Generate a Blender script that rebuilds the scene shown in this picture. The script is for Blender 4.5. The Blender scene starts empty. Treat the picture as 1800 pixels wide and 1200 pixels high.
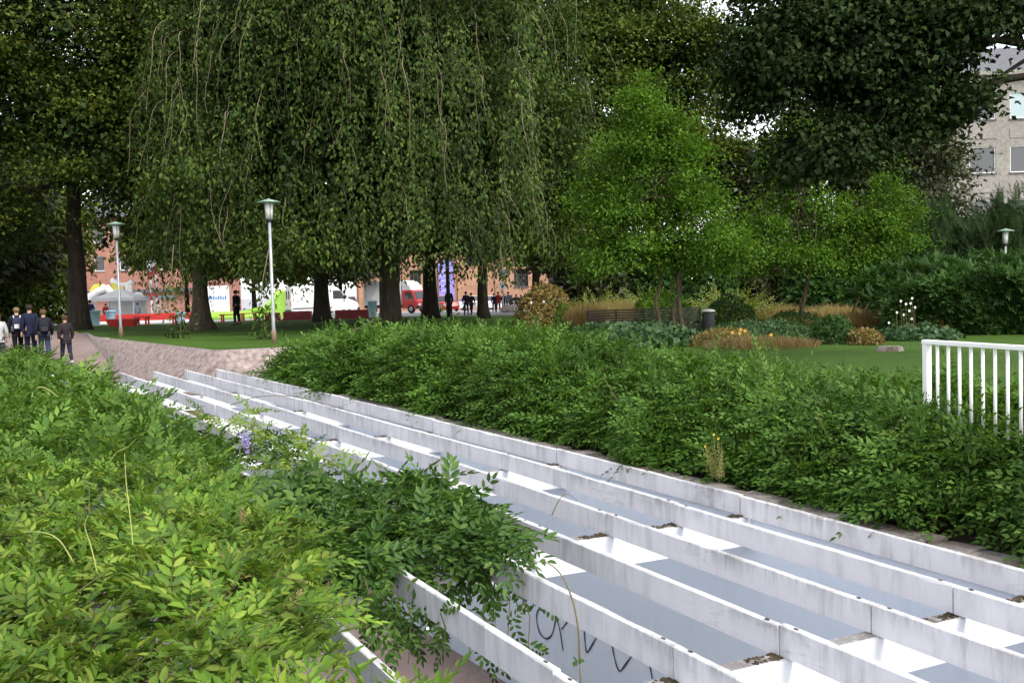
import bpy, bmesh, math, random
import numpy as np
from mathutils import Vector, Matrix

random.seed(7)
rng = np.random.default_rng(11)
scene = bpy.context.scene
col = scene.collection

# ------------------------------------------------------------------ camera
FPX, YH, ROLL = 1850.0, 508.3, math.radians(1.61)
PIT = math.atan((YH - 600.0) / FPX)
_c, _s = math.cos(PIT), math.sin(PIT)
CF = np.array([0, _c, _s])
CR = np.array([math.cos(ROLL), _s * math.sin(ROLL), -_c * math.sin(ROLL)])
CU = np.array([math.sin(ROLL), -_s * math.cos(ROLL), _c * math.cos(ROLL)])
cam_d = bpy.data.cameras.new('camera')
cam = bpy.data.objects.new('camera', cam_d)
col.objects.link(cam)
cam_d.sensor_fit = 'HORIZONTAL'
cam_d.sensor_width = 36.0
cam_d.lens = FPX / 1800.0 * 36.0
cam_d.clip_start = 0.1
cam_d.clip_end = 2000.0
cam.matrix_world = Matrix(((CR[0], CU[0], -CF[0], 0), (CR[1], CU[1], -CF[1], 0), (CR[2], CU[2], -CF[2], 0), (0, 0, 0, 1)))
scene.camera = cam

# ------------------------------------------------------------------ sky, sun, exposure
SUN_AZ, SUN_EL = math.radians(138), math.radians(47)     # behind the viewer, to the right
world = bpy.data.worlds.new('World')
scene.world = world
world.use_nodes = True
wn, wl = world.node_tree.nodes, world.node_tree.links
wn.clear()
sky = wn.new('ShaderNodeTexSky')
sky.sky_type = 'NISHITA'
sky.sun_disc = False
sky.sun_elevation = SUN_EL
sky.sun_rotation = SUN_AZ
sky.dust_density = 1.2
sky.ozone_density = 0.6
hs = wn.new('ShaderNodeHueSaturation')
hs.inputs['Saturation'].default_value = 0.22
hs.inputs['Value'].default_value = 1.0
bg = wn.new('ShaderNodeBackground')
bg.inputs['Strength'].default_value = 0.15
wo = wn.new('ShaderNodeOutputWorld')
wl.new(sky.outputs[0], hs.inputs['Color'])
wl.new(hs.outputs[0], bg.inputs['Color'])
wl.new(bg.outputs[0], wo.inputs['Surface'])
sun_d = bpy.data.lights.new('sun', 'SUN')
sun_d.energy = 1.25
sun_d.angle = math.radians(14)
sun_d.color = (1.0, 0.95, 0.87)
sun = bpy.data.objects.new('sun', sun_d)
col.objects.link(sun)
to_sun = Vector((math.sin(SUN_AZ) * math.cos(SUN_EL), math.cos(SUN_AZ) * math.cos(SUN_EL), math.sin(SUN_EL)))
sun.rotation_euler = (-to_sun).to_track_quat('-Z', 'Y').to_euler()
scene.view_settings.view_transform = 'Standard'
scene.view_settings.look = 'None'
scene.view_settings.gamma = 1.0
scene.view_settings.exposure = 1.45
scene.view_settings.use_curve_mapping = False
scene.cycles.max_bounces = 6
scene.cycles.diffuse_bounces = 3
scene.cycles.transmission_bounces = 4
scene.cycles.transparent_max_bounces = 6
scene.cycles.use_adaptive_sampling = True
scene.cycles.adaptive_threshold = 0.02
try:
    scene.cycles.use_denoising = True
except Exception:
    pass

# ------------------------------------------------------------------ helpers
def ray(px, py):
    return CF + CR * (px - 900.0) / FPX + CU * (600.0 - py) / FPX
def at_d(px, py, d):
    r = ray(px, py)
    return r * (d / r[1])
def at_z(px, py, z):
    r = ray(px, py)
    return r * (z / r[2])
def mpx(d):                       # metres per photo pixel at distance d
    return d / FPX

def tag(o, label=None, cat=None, group=None, kind=None):
    if label: o['label'] = label
    if cat: o['category'] = cat
    if group: o['group'] = group
    if kind: o['kind'] = kind
    return o
def empty(name, loc=(0, 0, 0), rz=0.0):
    o = bpy.data.objects.new(name, None)
    o.location = Vector([float(v) for v in loc]); o.rotation_euler = (0, 0, rz)
    o.empty_display_size = 0.2
    col.objects.link(o)
    return o
def link(name, me, parent=None):
    o = bpy.data.objects.new(name, me)
    col.objects.link(o)
    if parent is not None: o.parent = parent
    return o
def copy_tree(o, parent=None):
    c = o.copy(); col.objects.link(c)
    if parent is not None: c.parent = parent
    for ch in list(o.children):
        copy_tree(ch, c)
    return c

class MB:
    """collects geometry for one mesh"""
    def __init__(self): self.v = []; self.f = []; self.m = []; self.mi = 0
    def add(self, vs, fs):
        n = len(self.v); self.v += [tuple(float(c) for c in p) for p in vs]
        for f in fs: self.f.append(tuple(i + n for i in f)); self.m.append(self.mi)
    def box(self, lo, hi, M=None, ch=0.0):
        x0, y0, z0 = lo; x1, y1, z1 = hi
        if ch > 0:
            vs = []
            for z, k in ((z0, 0), (z1 - ch, 0), (z1, ch)):
                vs += [(x0 + k, y0 + k, z), (x1 - k, y0 + k, z), (x1 - k, y1 - k, z), (x0 + k, y1 - k, z)]
            fs = [(3, 2, 1, 0), (8, 9, 10, 11)]
            for a in (0, 4):
                for i in range(4):
                    j = (i + 1) % 4
                    fs.append((a + i, a + j, a + 4 + j, a + 4 + i))
        else:
            vs = [(x0, y0, z0), (x1, y0, z0), (x1, y1, z0), (x0, y1, z0), (x0, y0, z1), (x1, y0, z1), (x1, y1, z1), (x0, y1, z1)]
            fs = [(3, 2, 1, 0), (4, 5, 6, 7), (0, 1, 5, 4), (1, 2, 6, 5), (2, 3, 7, 6), (3, 0, 4, 7)]
        if M is not None: vs = [M @ Vector(v) for v in vs]
        self.add(vs, fs)
    def tube(self, pts, rad, n=8, cap=True):
        pts = [Vector([float(c) for c in p]) for p in pts]
        if not hasattr(rad, '__len__'): rad = [rad] * len(pts)
        rings = []; up = None; vs = []
        for i, p in enumerate(pts):
            d = (pts[min(i + 1, len(pts) - 1)] - pts[max(i - 1, 0)])
            if d.length < 1e-9: d = Vector((0, 0, 1))
            d.normalize()
            if up is None: up = d.orthogonal().normalized()
            up = (up - d * up.dot(d))
            up = up.normalized() if up.length > 1e-6 else d.orthogonal().normalized()
            sd = d.cross(up)
            for k in range(n):
                a = 2 * math.pi * k / n
                vs.append(p + (up * math.cos(a) + sd * math.sin(a)) * rad[i])
        fs = []
        for i in range(len(pts) - 1):
            for k in range(n):
                j = (k + 1) % n
                fs.append((i * n + k, i * n + j, (i + 1) * n + j, (i + 1) * n + k))
        if cap:
            fs.append(tuple(range(n - 1, -1, -1))); b = (len(pts) - 1) * n
            fs.append(tuple(range(b, b + n)))
        self.add(vs, fs)
    def lathe(self, prof, n=20, c=(0, 0, 0)):
        vs = []; fs = []
        for r, z in prof:
            for k in range(n):
                a = 2 * math.pi * k / n
                vs.append((c[0] + r * math.cos(a), c[1] + r * math.sin(a), c[2] + z))
        for i in range(len(prof) - 1):
            for k in range(n):
                j = (k + 1) % n
                fs.append((i * n + k, i * n + j, (i + 1) * n + j, (i + 1) * n + k))
        fs.append(tuple(range(n - 1, -1, -1))); b = (len(prof) - 1) * n
        fs.append(tuple(range(b, b + n)))
        self.add(vs, fs)
    def prism(self, poly, axis, a, b):
        """extrude a 2D polygon along an axis ('x','y','z') from a to b"""
        def P(u, v, w): return {'x': (w, u, v), 'y': (u, w, v), 'z': (u, v, w)}[axis]
        n = len(poly)
        vs = [P(u, v, a) for u, v in poly] + [P(u, v, b) for u, v in poly]
        fs = [tuple(range(n)), tuple(range(2 * n - 1, n - 1, -1))]
        for i in range(n):
            j = (i + 1) % n
            fs.append((i, i + n, j + n, j))
        self.add(vs, fs)
    def mesh(self, name, mats, smooth=False):
        me = bpy.data.meshes.new(name)
        me.from_pydata(self.v, [], self.f)
        for m in (mats if isinstance(mats, (list, tuple)) else [mats]): me.materials.append(m)
        if any(self.m): me.polygons.foreach_set('material_index', self.m)
        bm = bmesh.new(); bm.from_mesh(me)
        bmesh.ops.recalc_face_normals(bm, faces=bm.faces); bm.to_mesh(me); bm.free()
        if smooth:
            me.polygons.foreach_set('use_smooth', [True] * len(me.polygons))
        me.update()
        return me
    def build(self, name, mats, parent=None, smooth=False):
        return link(name, self.mesh(name, mats, smooth), parent)

def np_mesh(name, V, Fq, mat, smooth=False):
    """V (n,3), Fq (m,4) quads -> mesh, quickly"""
    me = bpy.data.meshes.new(name)
    V = np.ascontiguousarray(V, np.float32); Fq = np.ascontiguousarray(Fq, np.int32)
    k = Fq.shape[1]
    me.vertices.add(len(V)); me.vertices.foreach_set('co', V.ravel())
    me.loops.add(Fq.size); me.loops.foreach_set('vertex_index', Fq.ravel())
    me.polygons.add(len(Fq))
    me.polygons.foreach_set('loop_start', np.arange(0, Fq.size, k, dtype=np.int32))
    try: me.polygons.foreach_set('loop_total', np.full(len(Fq), k, np.int32))
    except Exception: pass
    if smooth: me.polygons.foreach_set('use_smooth', np.ones(len(Fq), bool))
    me.materials.append(mat)
    me.update(calc_edges=True)
    return me

def unit(a):
    return a / np.maximum(np.linalg.norm(a, axis=-1, keepdims=True), 1e-9)

def leaf_arrays(P, D, N, L, Wd, near=False, fold=0.25, curl=0.12):
    """arrays of leaves: base points, directions, normals, lengths, widths"""
    D = unit(D); N = unit(N - D * np.sum(N * D, -1, keepdims=True)); S = np.cross(D, N)
    L = L[:, None]; Wd = Wd[:, None]
    if near:
        cols = [(0, 0, 0), (0.30, 0.46, fold), (0.68, 0.38, fold * 0.7), (1.0, 0, -curl), (0.68, -0.38, fold * 0.7), (0.30, -0.46, fold)]
        V = np.stack([P + D * L * a + S * Wd * b + N * Wd * c for a, b, c in cols], 1)
        n = len(P); i = np.arange(n)[:, None] * 6
        F = np.concatenate([i + np.array([[0, 1, 2, 3]]), i + np.array([[0, 3, 4, 5]])])
        return V.reshape(-1, 3), F
    cols = [(0, 0, 0), (0.45, 0.5, fold), (1.0, 0, -curl), (0.45, -0.5, fold)]
    V = np.stack([P + D * L * a + S * Wd * b + N * Wd * c for a, b, c in cols], 1)
    F = np.arange(len(P) * 4).reshape(-1, 4)
    return V.reshape(-1, 3), F

def rand_unit(n, r=rng):
    return unit(r.normal(size=(n, 3)))

def wob(x, y, seed=0.0):
    return (np.sin(x * 0.9 + seed) * np.cos(y * 0.8 - seed * 1.7) + 0.6 * np.sin(x * 2.1 + y * 1.3 + seed * 2.3)
            + 0.45 * np.sin(x * 3.7 - y * 2.9 + seed) + 0.3 * np.cos(x * 5.3 + y * 6.1 + seed * 0.7)) / 2.0

# ------------------------------------------------------------------ materials
def new_mat(name):
    m = bpy.data.materials.new(name); m.use_nodes = True
    nt = m.node_tree; b = nt.nodes['Principled BSDF']
    return m, nt, b
def ramp(nt, stops, fac=None, interp='LINEAR'):
    r = nt.nodes.new('ShaderNodeValToRGB'); r.color_ramp.interpolation = interp
    el = r.color_ramp.elements
    while len(el) > 1: el.remove(el[-1])
    el[0].position = stops[0][0]; el[0].color = tuple(stops[0][1]) + (1,)
    for p, c in stops[1:]:
        e = el.new(p); e.color = tuple(c) + (1,)
    if fac is not None: nt.links.new(fac, r.inputs[0])
    return r
def noise(nt, scale, detail=4, rough=0.6, vec=None):
    n = nt.nodes.new('ShaderNodeTexNoise')
    n.inputs['Scale'].default_value = scale; n.inputs['Detail'].default_value = detail; n.inputs['Roughness'].default_value = rough
    if vec is not None: nt.links.new(vec, n.inputs['Vector'])
    return n
def mixc(nt, a, b, fac, mode='MIX'):
    m = nt.nodes.new('ShaderNodeMix'); m.data_type = 'RGBA'; m.blend_type = mode
    for inp, v in ((m.inputs[6], a), (m.inputs[7], b), (m.inputs[0], fac)):
        if isinstance(v, (int, float)): inp.default_value = v
        elif isinstance(v, (tuple, list)): inp.default_value = tuple(v) + ((1,) if len(v) == 3 else ())
        else: nt.links.new(v, inp)
    return m.outputs[2]
def geom(nt): return nt.nodes.new('ShaderNodeNewGeometry')
def mapping(nt, vec, scale=(1, 1, 1), rot=(0, 0, 0)):
    mp = nt.nodes.new('ShaderNodeMapping'); mp.inputs['Scale'].default_value = scale; mp.inputs['Rotation'].default_value = rot
    nt.links.new(vec, mp.inputs['Vector'])
    return mp.outputs[0]
def bump(nt, b, h, strength=0.5, dist=0.02):
    bp = nt.nodes.new('ShaderNodeBump'); bp.inputs['Strength'].default_value = strength; bp.inputs['Distance'].default_value = dist
    nt.links.new(h, bp.inputs['Height']); nt.links.new(bp.outputs[0], b.inputs['Normal'])

def m_plain(name, c, rough=0.6, var=0.18, scale=3.0, metal=0.0, spec=0.4):
    m, nt, b = new_mat(name)
    g = geom(nt); n = noise(nt, scale, 5, 0.6, g.outputs['Position'])
    d = tuple(v * (1 - var) for v in c); h = tuple(min(1, v * (1 + var)) for v in c)
    r = ramp(nt, [(0.3, d), (0.7, h)], n.outputs[0])
    nt.links.new(r.outputs[0], b.inputs['Base Color'])
    b.inputs['Roughness'].default_value = rough; b.inputs['Metallic'].default_value = metal
    b.inputs['Specular IOR Level'].default_value = spec
    return m
def m_leaf(name, cols, clump=0.9, lo=0.65, hi=1.25, trans=0.28, rough=0.5, spec=0.35):
    m, nt, b = new_mat(name)
    g = geom(nt)
    k = len(cols)
    r = ramp(nt, [(i / max(1, k - 1), c) for i, c in enumerate(cols)], g.outputs['Random Per Island'])
    n = noise(nt, clump, 3, 0.6, g.outputs['Position'])
    r2 = ramp(nt, [(0.3, (lo, lo, lo)), (0.7, (hi, hi, hi * 0.95))], n.outputs[0])
    c = mixc(nt, r.outputs[0], r2.outputs[0], 1.0, 'MULTIPLY')
    nt.links.new(c, b.inputs['Base Color'])
    b.inputs['Roughness'].default_value = rough; b.inputs['Specular IOR Level'].default_value = spec
    tr = nt.nodes.new('ShaderNodeBsdfTranslucent')
    c2 = mixc(nt, c, (1.25, 1.2, 0.5), 1.0, 'MULTIPLY'); nt.links.new(c2, tr.inputs['Color'])
    mx = nt.nodes.new('ShaderNodeMixShader'); mx.inputs[0].default_value = trans
    nt.links.new(b.outputs[0], mx.inputs[1]); nt.links.new(tr.outputs[0], mx.inputs[2])
    nt.links.new(mx.outputs[0], nt.nodes['Material Output'].inputs['Surface'])
    return m
def m_bark(name, c1, c2, scale=6):
    m, nt, b = new_mat(name)
    g = geom(nt)
    v = mapping(nt, g.outputs['Position'], (scale, scale, scale * 0.22))
    n = noise(nt, 1.0, 6, 0.65, v)
    r = ramp(nt, [(0.3, c1), (0.7, c2)], n.outputs[0])
    nt.links.new(r.outputs[0], b.inputs['Base Color']); b.inputs['Roughness'].default_value = 0.9
    b.inputs['Specular IOR Level'].default_value = 0.15
    bump(nt, b, n.outputs[0], 0.9, 0.05)
    return m
BEAM_ROT = math.atan2(-0.842, 0.54)
def m_paint(name, base, dirt, streak=0.6, top_dirt=True, crack=True, amount=0.5, edge=False, top_col=(0.24, 0.22, 0.19), top_min=0.12):
    """white painted concrete: runs down the face, hairline cracks, lichen on the top"""
    m, nt, b = new_mat(name)
    g = geom(nt); pos = g.outputs['Position']
    along = mapping(nt, pos, (1, 1, 1), (0, 0, -BEAM_ROT))
    n1 = noise(nt, 1.1, 5, 0.65, along)
    st = mapping(nt, along, (7.0, 7.0, 0.7)); n2 = noise(nt, 1.0, 5, 0.7, st)
    sp = noise(nt, 60, 3, 0.7, pos)
    r1 = ramp(nt, [(0.35, (0, 0, 0)), (0.75, (amount, amount, amount))], n1.outputs[0])
    r2 = ramp(nt, [(0.46, (0, 0, 0)), (0.72, (streak, streak, streak))], n2.outputs[0])
    f = mixc(nt, r1.outputs[0], r2.outputs[0], 1.0, 'MULTIPLY')
    r3 = ramp(nt, [(0.62, (0, 0, 0)), (0.8, (0.5, 0.5, 0.5))], sp.outputs[0])
    f = mixc(nt, f, r3.outputs[0], 0.5, 'ADD')
    c = mixc(nt, base, dirt, f)
    if crack:
        ck = mapping(nt, along, (0.5, 3.0, 4.6)); n3 = noise(nt, 1.0, 5, 0.62, ck)
        n4 = noise(nt, 0.45, 2, 0.5, along)
        r4 = ramp(nt, [(0.488, (0, 0, 0)), (0.497, (1, 1, 1)), (0.506, (0, 0, 0))], n3.outputs[0])
        r5 = ramp(nt, [(0.54, (0, 0, 0)), (0.66, (0.5, 0.5, 0.5))], n4.outputs[0])
        cf = mixc(nt, r4.outputs[0], r5.outputs[0], 1.0, 'MULTIPLY')
        c = mixc(nt, c, (0.13, 0.11, 0.10), cf)
    if edge:
        # drip stains that start at the top edge of a beam and fade downwards
        dt = nt.nodes.new('ShaderNodeVectorMath'); dt.operation = 'DOT_PRODUCT'; nt.links.new(pos, dt.inputs[0]); dt.inputs[1].default_value = (0.0347, -0.0101, 1.0)
        mr = nt.nodes.new('ShaderNodeMapRange'); mr.inputs[1].default_value = -2.3 - 0.215; mr.inputs[2].default_value = -2.3; nt.links.new(dt.outputs['Value'], mr.inputs[0])
        n7 = noise(nt, 1.0, 5, 0.75, mapping(nt, along, (9.0, 9.0, 1.5))); n8 = noise(nt, 0.9, 3, 0.6, along)
        e1 = ramp(nt, [(0.25, (0, 0, 0)), (1.0, (1, 1, 1))], mr.outputs[0]); e2 = ramp(nt, [(0.38, (0, 0, 0)), (0.68, (1, 1, 1))], n7.outputs[0]); e3 = ramp(nt, [(0.42, (0.08, 0.08, 0.08)), (0.62, (0.8, 0.8, 0.8))], n8.outputs[0])
        ef = mixc(nt, mixc(nt, e1.outputs[0], e2.outputs[0], 1.0, 'MULTIPLY'), e3.outputs[0], 1.0, 'MULTIPLY')
        c = mixc(nt, c, (0.16, 0.15, 0.145), ef)
    if top_dirt:
        sx = nt.nodes.new('ShaderNodeSeparateXYZ'); nt.links.new(g.outputs['Normal'], sx.inputs[0])
        n5 = noise(nt, 14, 6, 0.75, pos)
        r6 = ramp(nt, [(0.36, (0, 0, 0)), (0.62, (0.75, 0.75, 0.75))] if top_min < 0.5 else [(0.22, (0.35, 0.35, 0.35)), (0.5, (0.97, 0.97, 0.97))], n5.outputs[0])
        tp = ramp(nt, [(0.5, (0, 0, 0)), (0.9, (1, 1, 1))], sx.outputs[2])
        n6 = noise(nt, 0.8, 3, 0.5, pos); r7 = ramp(nt, [(0.35, (top_min, top_min, top_min)), (0.65, (1, 1, 1))], n6.outputs[0])
        tf = mixc(nt, mixc(nt, r6.outputs[0], tp.outputs[0], 1.0, 'MULTIPLY'), r7.outputs[0], 1.0, 'MULTIPLY')
        c = mixc(nt, c, top_col, tf)
    nt.links.new(c, b.inputs['Base Color'])
    b.inputs['Roughness'].default_value = 0.7; b.inputs['Specular IOR Level'].default_value = 0.25
    bump(nt, b, sp.outputs[0], 0.25, 0.006)
    return m

M = {}
M['beam'] = m_paint('beam_paint', (0.74, 0.73, 0.765), (0.22, 0.21, 0.20), 1.0, True, True, 0.95, True)
M['cross'] = m_paint('cross_beam_paint', (0.70, 0.72, 0.76), (0.34, 0.34, 0.36), 0.7, True, False, 0.4, False, (0.10, 0.08, 0.065), 0.75)
M['wall'] = m_paint('retaining_wall_paint', (0.78, 0.88, 1.0), (0.60, 0.69, 0.82), 0.8, False, False, 0.8)  # base tinted blue, the bluish shade on a white wall put into it
M['marker'] = m_plain('black_marker', (0.05, 0.05, 0.075), 0.6)
M['hole'] = m_plain('bolt_hole_dark', (0.05, 0.05, 0.05), 0.9)
def m_lawn():
    m, nt, b = new_mat('lawn_grass'); g = geom(nt); pos = g.outputs['Position']
    n1 = noise(nt, 0.35, 4, 0.6, pos); n2 = noise(nt, 28, 5, 0.75, pos); n3 = noise(nt, 9, 2, 0.5, pos)
    r1 = ramp(nt, [(0.3, (0.036, 0.084, 0.010)), (0.7, (0.066, 0.128, 0.017))], n1.outputs[0])
    r2 = ramp(nt, [(0.3, (0.55, 0.6, 0.5)), (0.7, (1.35, 1.3, 1.2))], n2.outputs[0])
    c = mixc(nt, r1.outputs[0], r2.outputs[0], 1.0, 'MULTIPLY')
    vo = nt.nodes.new('ShaderNodeTexVoronoi'); vo.inputs['Scale'].default_value = 2.2; nt.links.new(pos, vo.inputs['Vector'])
    r3 = ramp(nt, [(0.0, (1, 1, 1)), (0.05, (1, 1, 1)), (0.09, (0, 0, 0))], vo.outputs['Distance'])
    c = mixc(nt, c, (0.26, 0.19, 0.06), r3.outputs[0])
    nt.links.new(c, b.inputs['Base Color']); b.inputs['Roughness'].default_value = 0.85; b.inputs['Specular IOR Level'].default_value = 0.15
    bump(nt, b, n2.outputs[0], 0.8, 0.05)
    return m
def m_ground(name, c1, c2, s1=0.5, s2=25, bs=0.5, bd=0.02):
    m, nt, b = new_mat(name); g = geom(nt); pos = g.outputs['Position']
    n1 = noise(nt, s1, 4, 0.6, pos); n2 = noise(nt, s2, 5, 0.8, pos)
    r1 = ramp(nt, [(0.3, c1), (0.7, c2)], n1.outputs[0])
    r2 = ramp(nt, [(0.3, (0.62, 0.62, 0.62)), (0.7, (1.35, 1.33, 1.3))], n2.outputs[0])
    c = mixc(nt, r1.outputs[0], r2.outputs[0], 1.0, 'MULTIPLY')
    nt.links.new(c, b.inputs['Base Color']); b.inputs['Roughness'].default_value = 0.9; b.inputs['Specular IOR Level'].default_value = 0.2
    bump(nt, b, n2.outputs[0], bs, bd)
    return m
def m_setts():
    m, nt, b = new_mat('rough_stone_setts'); g = geom(nt); pos = g.outputs['Position']
    vo = nt.nodes.new('ShaderNodeTexVoronoi'); vo.inputs['Scale'].default_value = 7.5; nt.links.new(pos, vo.inputs['Vector'])
    n2 = noise(nt, 9, 5, 0.7, pos)
    r1 = ramp(nt, [(0.0, (0.235, 0.182, 0.168)), (1.0, (0.30, 0.238, 0.222))], vo.outputs['Color'])
    r2 = ramp(nt, [(0.35, (1.1, 1.1, 1.1)), (0.62, (0.88, 0.86, 0.85)), (0.8, (0.62, 0.59, 0.56))], vo.outputs['Distance'])
    r3 = ramp(nt, [(0.3, (0.7, 0.7, 0.7)), (0.7, (1.25, 1.25, 1.25))], n2.outputs[0])
    c = mixc(nt, mixc(nt, r1.outputs[0], r2.outputs[0], 1.0, 'MULTIPLY'), r3.outputs[0], 1.0, 'MULTIPLY')
    nt.links.new(c, b.inputs['Base Color']); b.inputs['Roughness'].default_value = 0.85
    inv = ramp(nt, [(0.2, (1, 1, 1)), (0.7, (0, 0, 0))], vo.outputs['Distance'])
    bump(nt, b, inv.outputs[0], 0.3, 0.02)
    return m
M['lawn'] = m_lawn()
M['path'] = m_ground('path_gravel', (0.20, 0.15, 0.14), (0.27, 0.21, 0.20), 0.4, 30, 0.4)
M['setts'] = m_setts()
M['soil'] = m_ground('dark_soil', (0.035, 0.026, 0.018), (0.075, 0.055, 0.038), 1.5, 18, 0.9, 0.04)
M['street'] = m_ground('pale_street_paving', (0.27, 0.27, 0.30), (0.36, 0.35, 0.37), 0.15, 6, 0.2)
M['coping'] = m_ground('mossy_coping_stone', (0.12, 0.095, 0.075), (0.36, 0.33, 0.32), 2.6, 22, 0.9, 0.03)
M['moss'] = m_ground('moss_and_dirt', (0.022, 0.017, 0.012), (0.13, 0.10, 0.065), 9, 60, 1.0, 0.02)

# ------------------------------------------------------------------ sunken ramp: axis, stations of the pergola
BASE = np.array([(-7.35, 26.17, -1.78), (-5.30, 23.13, -1.88), (-3.26, 20.12, -1.98), (-1.31, 17.08, -2.08), (0.58, 14.24, -2.18),
                 (2.41, 11.17, -2.27), (4.09, 8.32, -2.36), (5.72, 5.50, -2.45), (7.25, 2.65, -2.54)])
STEP = np.array([(-0.66 - 0.115 * i / 6, -0.385 - 0.055 * i / 6, 0.021) for i in range(9)])
AX = np.array([0.54, -0.842]); AX = AX / np.linalg.norm(AX)
NX = np.array([AX[1], -AX[0]])                  # points to the left bank
O2 = BASE[0, :2]
SST = (BASE[:, :2] - O2) @ AX
TST = (BASE[:, :2] - O2) @ NX
def tB1(s): return np.interp(s, SST, TST)
def zB1(s): return np.interp(s, SST, BASE[:, 2])
def st_xy(s, t):
    s = np.asarray(s, float); t = np.asarray(t, float)
    tt = t + tB1(s)
    return O2[0] + AX[0] * s + NX[0] * tt, O2[1] + AX[1] * s + NX[1] * tt
def xy_st(x, y):
    s = (x - O2[0]) * AX[0] + (y - O2[1]) * AX[1]
    t = (x - O2[0]) * NX[0] + (y - O2[1]) * NX[1] - tB1(s)
    return s, t
def smooth01(v): v = np.clip(v, 0, 1); return v * v * (3 - 2 * v)
def G(x, y):
    z = -1.38 - 0.22 * smooth01((x + 6) / 10.0)
    z = z - 0.012 * np.clip(y - 55, 0, 90) + 0.03 * np.sin(x * 0.31 + y * 0.17)
    return z
def FL(s): return np.interp(s, [-200, -60, -17, -11, 0, 25, 45], [0, 0, -1.45, -2.02, -5.3, -6.5, -7.2])
def terrain_row(s, cols):
    pass
s_vals = np.concatenate([np.linspace(-300, -110, 8), np.linspace(-95, -32, 16), np.linspace(-28, -1, 46), [-0.5, -0.2, 0.0], np.linspace(0.8, 34, 42), [45, 70, 120]])
R_T = [-300, -180, -110, -70, -45, -30, -22, -16, -12, -9, -7, -5.6, -4.6, -3.8, -3.2, -2.6, -2.1, -1.7, -1.3, -0.9, -0.6, -0.3]
NSL, NPA = 10, 7
L_T = [0.02, 0.5, 1.2, 2.0, 3.0, 4.5, 7, 11, 18, 30, 50, 90, 180]
rows = []
for s in s_vals:
    pts = []
    for t in R_T:
        x, y = st_xy(s, t); g = G(x, y)
        if -0.4 < s < 45:
            zw = zB1(s) - 0.10
            k = smooth01((-t - 0.5) / 2.4)
            g = zw + (g - zw) * k
        pts.append((x, y, g))
    xt, yt = st_xy(s, -0.3); gt = pts[-1][2]
    fl = FL(s)
    if s < -17: fl = gt - 0.02
    w = 0.02 if s >= -0.25 else max(0.06, (gt - fl) * 0.95)
    tb = -0.3 + w
    for i in range(1, NSL + 1):
        u = i / NSL
        x, y = st_xy(s, -0.3 + w * u)
        zz = gt + (fl - gt) * u
        if s < -0.5: zz += 0.10 * math.sin(u * math.pi) + 0.035 * math.sin(s * 2.2 + u * 5)
        pts.append((x, y, zz))
    tl = 7.2 if s > -3 else 7.2
    for i in range(1, NPA + 1):
        x, y = st_xy(s, tb + (tl - tb) * i / NPA)
        pts.append((x, y, fl + 0.02 * math.sin(s + i)))
    for dt in L_T:
        x, y = st_xy(s, tl + dt)
        up = -2.45 if s > -4 else max(fl + 0.35, -2.45)
        up = up + (-1.78 - up) * smooth01((dt - 1.2) / 2.0) * smooth01((s - 12) / 6)
        up = up + (float(G(x, y)) - 0.35 - up) * smooth01((dt - 6) / 12)
        if s < -17: up = float(G(x, y)) - 0.02
        pts.append((x, y, up))
    rows.append(pts)
NC = len(rows[0])
TV = np.array(rows).reshape(-1, 3)
nR, nS, nP = len(R_T), NSL, NPA
zones = {}
for i in range(len(s_vals) - 1):
    sc = (s_vals[i] + s_vals[i + 1]) / 2
    for j in range(NC - 1):
        a = i * NC + j
        f = (a, a + 1, a + 1 + NC, a + NC)
        yc = TV[list(f), 1].mean(); xc = TV[list(f), 0].mean()
        if yc > 66: zn = 'street'
        elif j < nR - 1:
            zn = 'paved_slope' if (-1 < sc < 2.7 and (R_T[j] + R_T[j + 1]) / 2 > -2.4) else 'planting_bed' if (2.7 <= sc < 45 and (R_T[j] + R_T[j + 1]) / 2 > -3.4) else 'lawn'
        elif j < nR - 1 + nS: zn = 'paved_slope' if sc > -17 else 'path'
        elif j < nR - 1 + nS + nP: zn = 'path'
        else: zn = 'left_bank' if sc > -16 else 'lawn'
        zones.setdefault(zn, []).append(f)
for zn, fs in zones.items():
    nm = {'lawn': 'lawn', 'street': 'street', 'path': 'path', 'paved_slope': 'paved_slope', 'planting_bed': 'planting_ground', 'left_bank': 'bank_ground'}[zn]
    mt = {'lawn': 'lawn', 'street': 'street', 'path': 'path', 'paved_slope': 'setts', 'planting_bed': 'soil', 'left_bank': 'soil'}[zn]
    me = np_mesh(nm, TV, np.array(fs), M[mt], True)
    bm = bmesh.new(); bm.from_mesh(me)
    bmesh.ops.delete(bm, geom=[v for v in bm.verts if not v.link_faces], context='VERTS'); bm.to_mesh(me); bm.free()
    o = link(nm, me); o['kind'] = 'structure'
# far ground out to the horizon
mb = MB(); zf = -3.4
mb.add([(-1500, -60, zf - 6), (1500, -60, zf - 6), (1500, 1900, zf - 1), (-1500, 1900, zf - 1)], [(0, 1, 2, 3)])
o = mb.build('terrain', M['street']); o['kind'] = 'structure'

def zg(x, y):
    """height of the open ground (upper level)"""
    return float(G(x, y))
def zpath(x, y):
    s, t = xy_st(x, y)
    return float(FL(s)) if s > -17 else zg(x, y)
def on_ground(px, py, fn=zg):
    """follow a photo ray down to the ground"""
    r = ray(px, py); lo, hi = 2.0, 400.0
    for _ in range(60):
        mid = (lo + hi) / 2; p = r * (mid / r[1])
        if p[2] > fn(p[0], p[1]): lo = mid
        else: hi = mid
    return r * (lo / r[1])
def on_ground_d(px, d, fn=zg):
    """point on the ground under photo column px at distance d"""
    y = 600.0
    for _ in range(5):
        p = at_d(px, y, d); g = fn(p[0], p[1]); y += (p[2] - g) / (d / FPX)
    return np.array([p[0], p[1], g])

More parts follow.
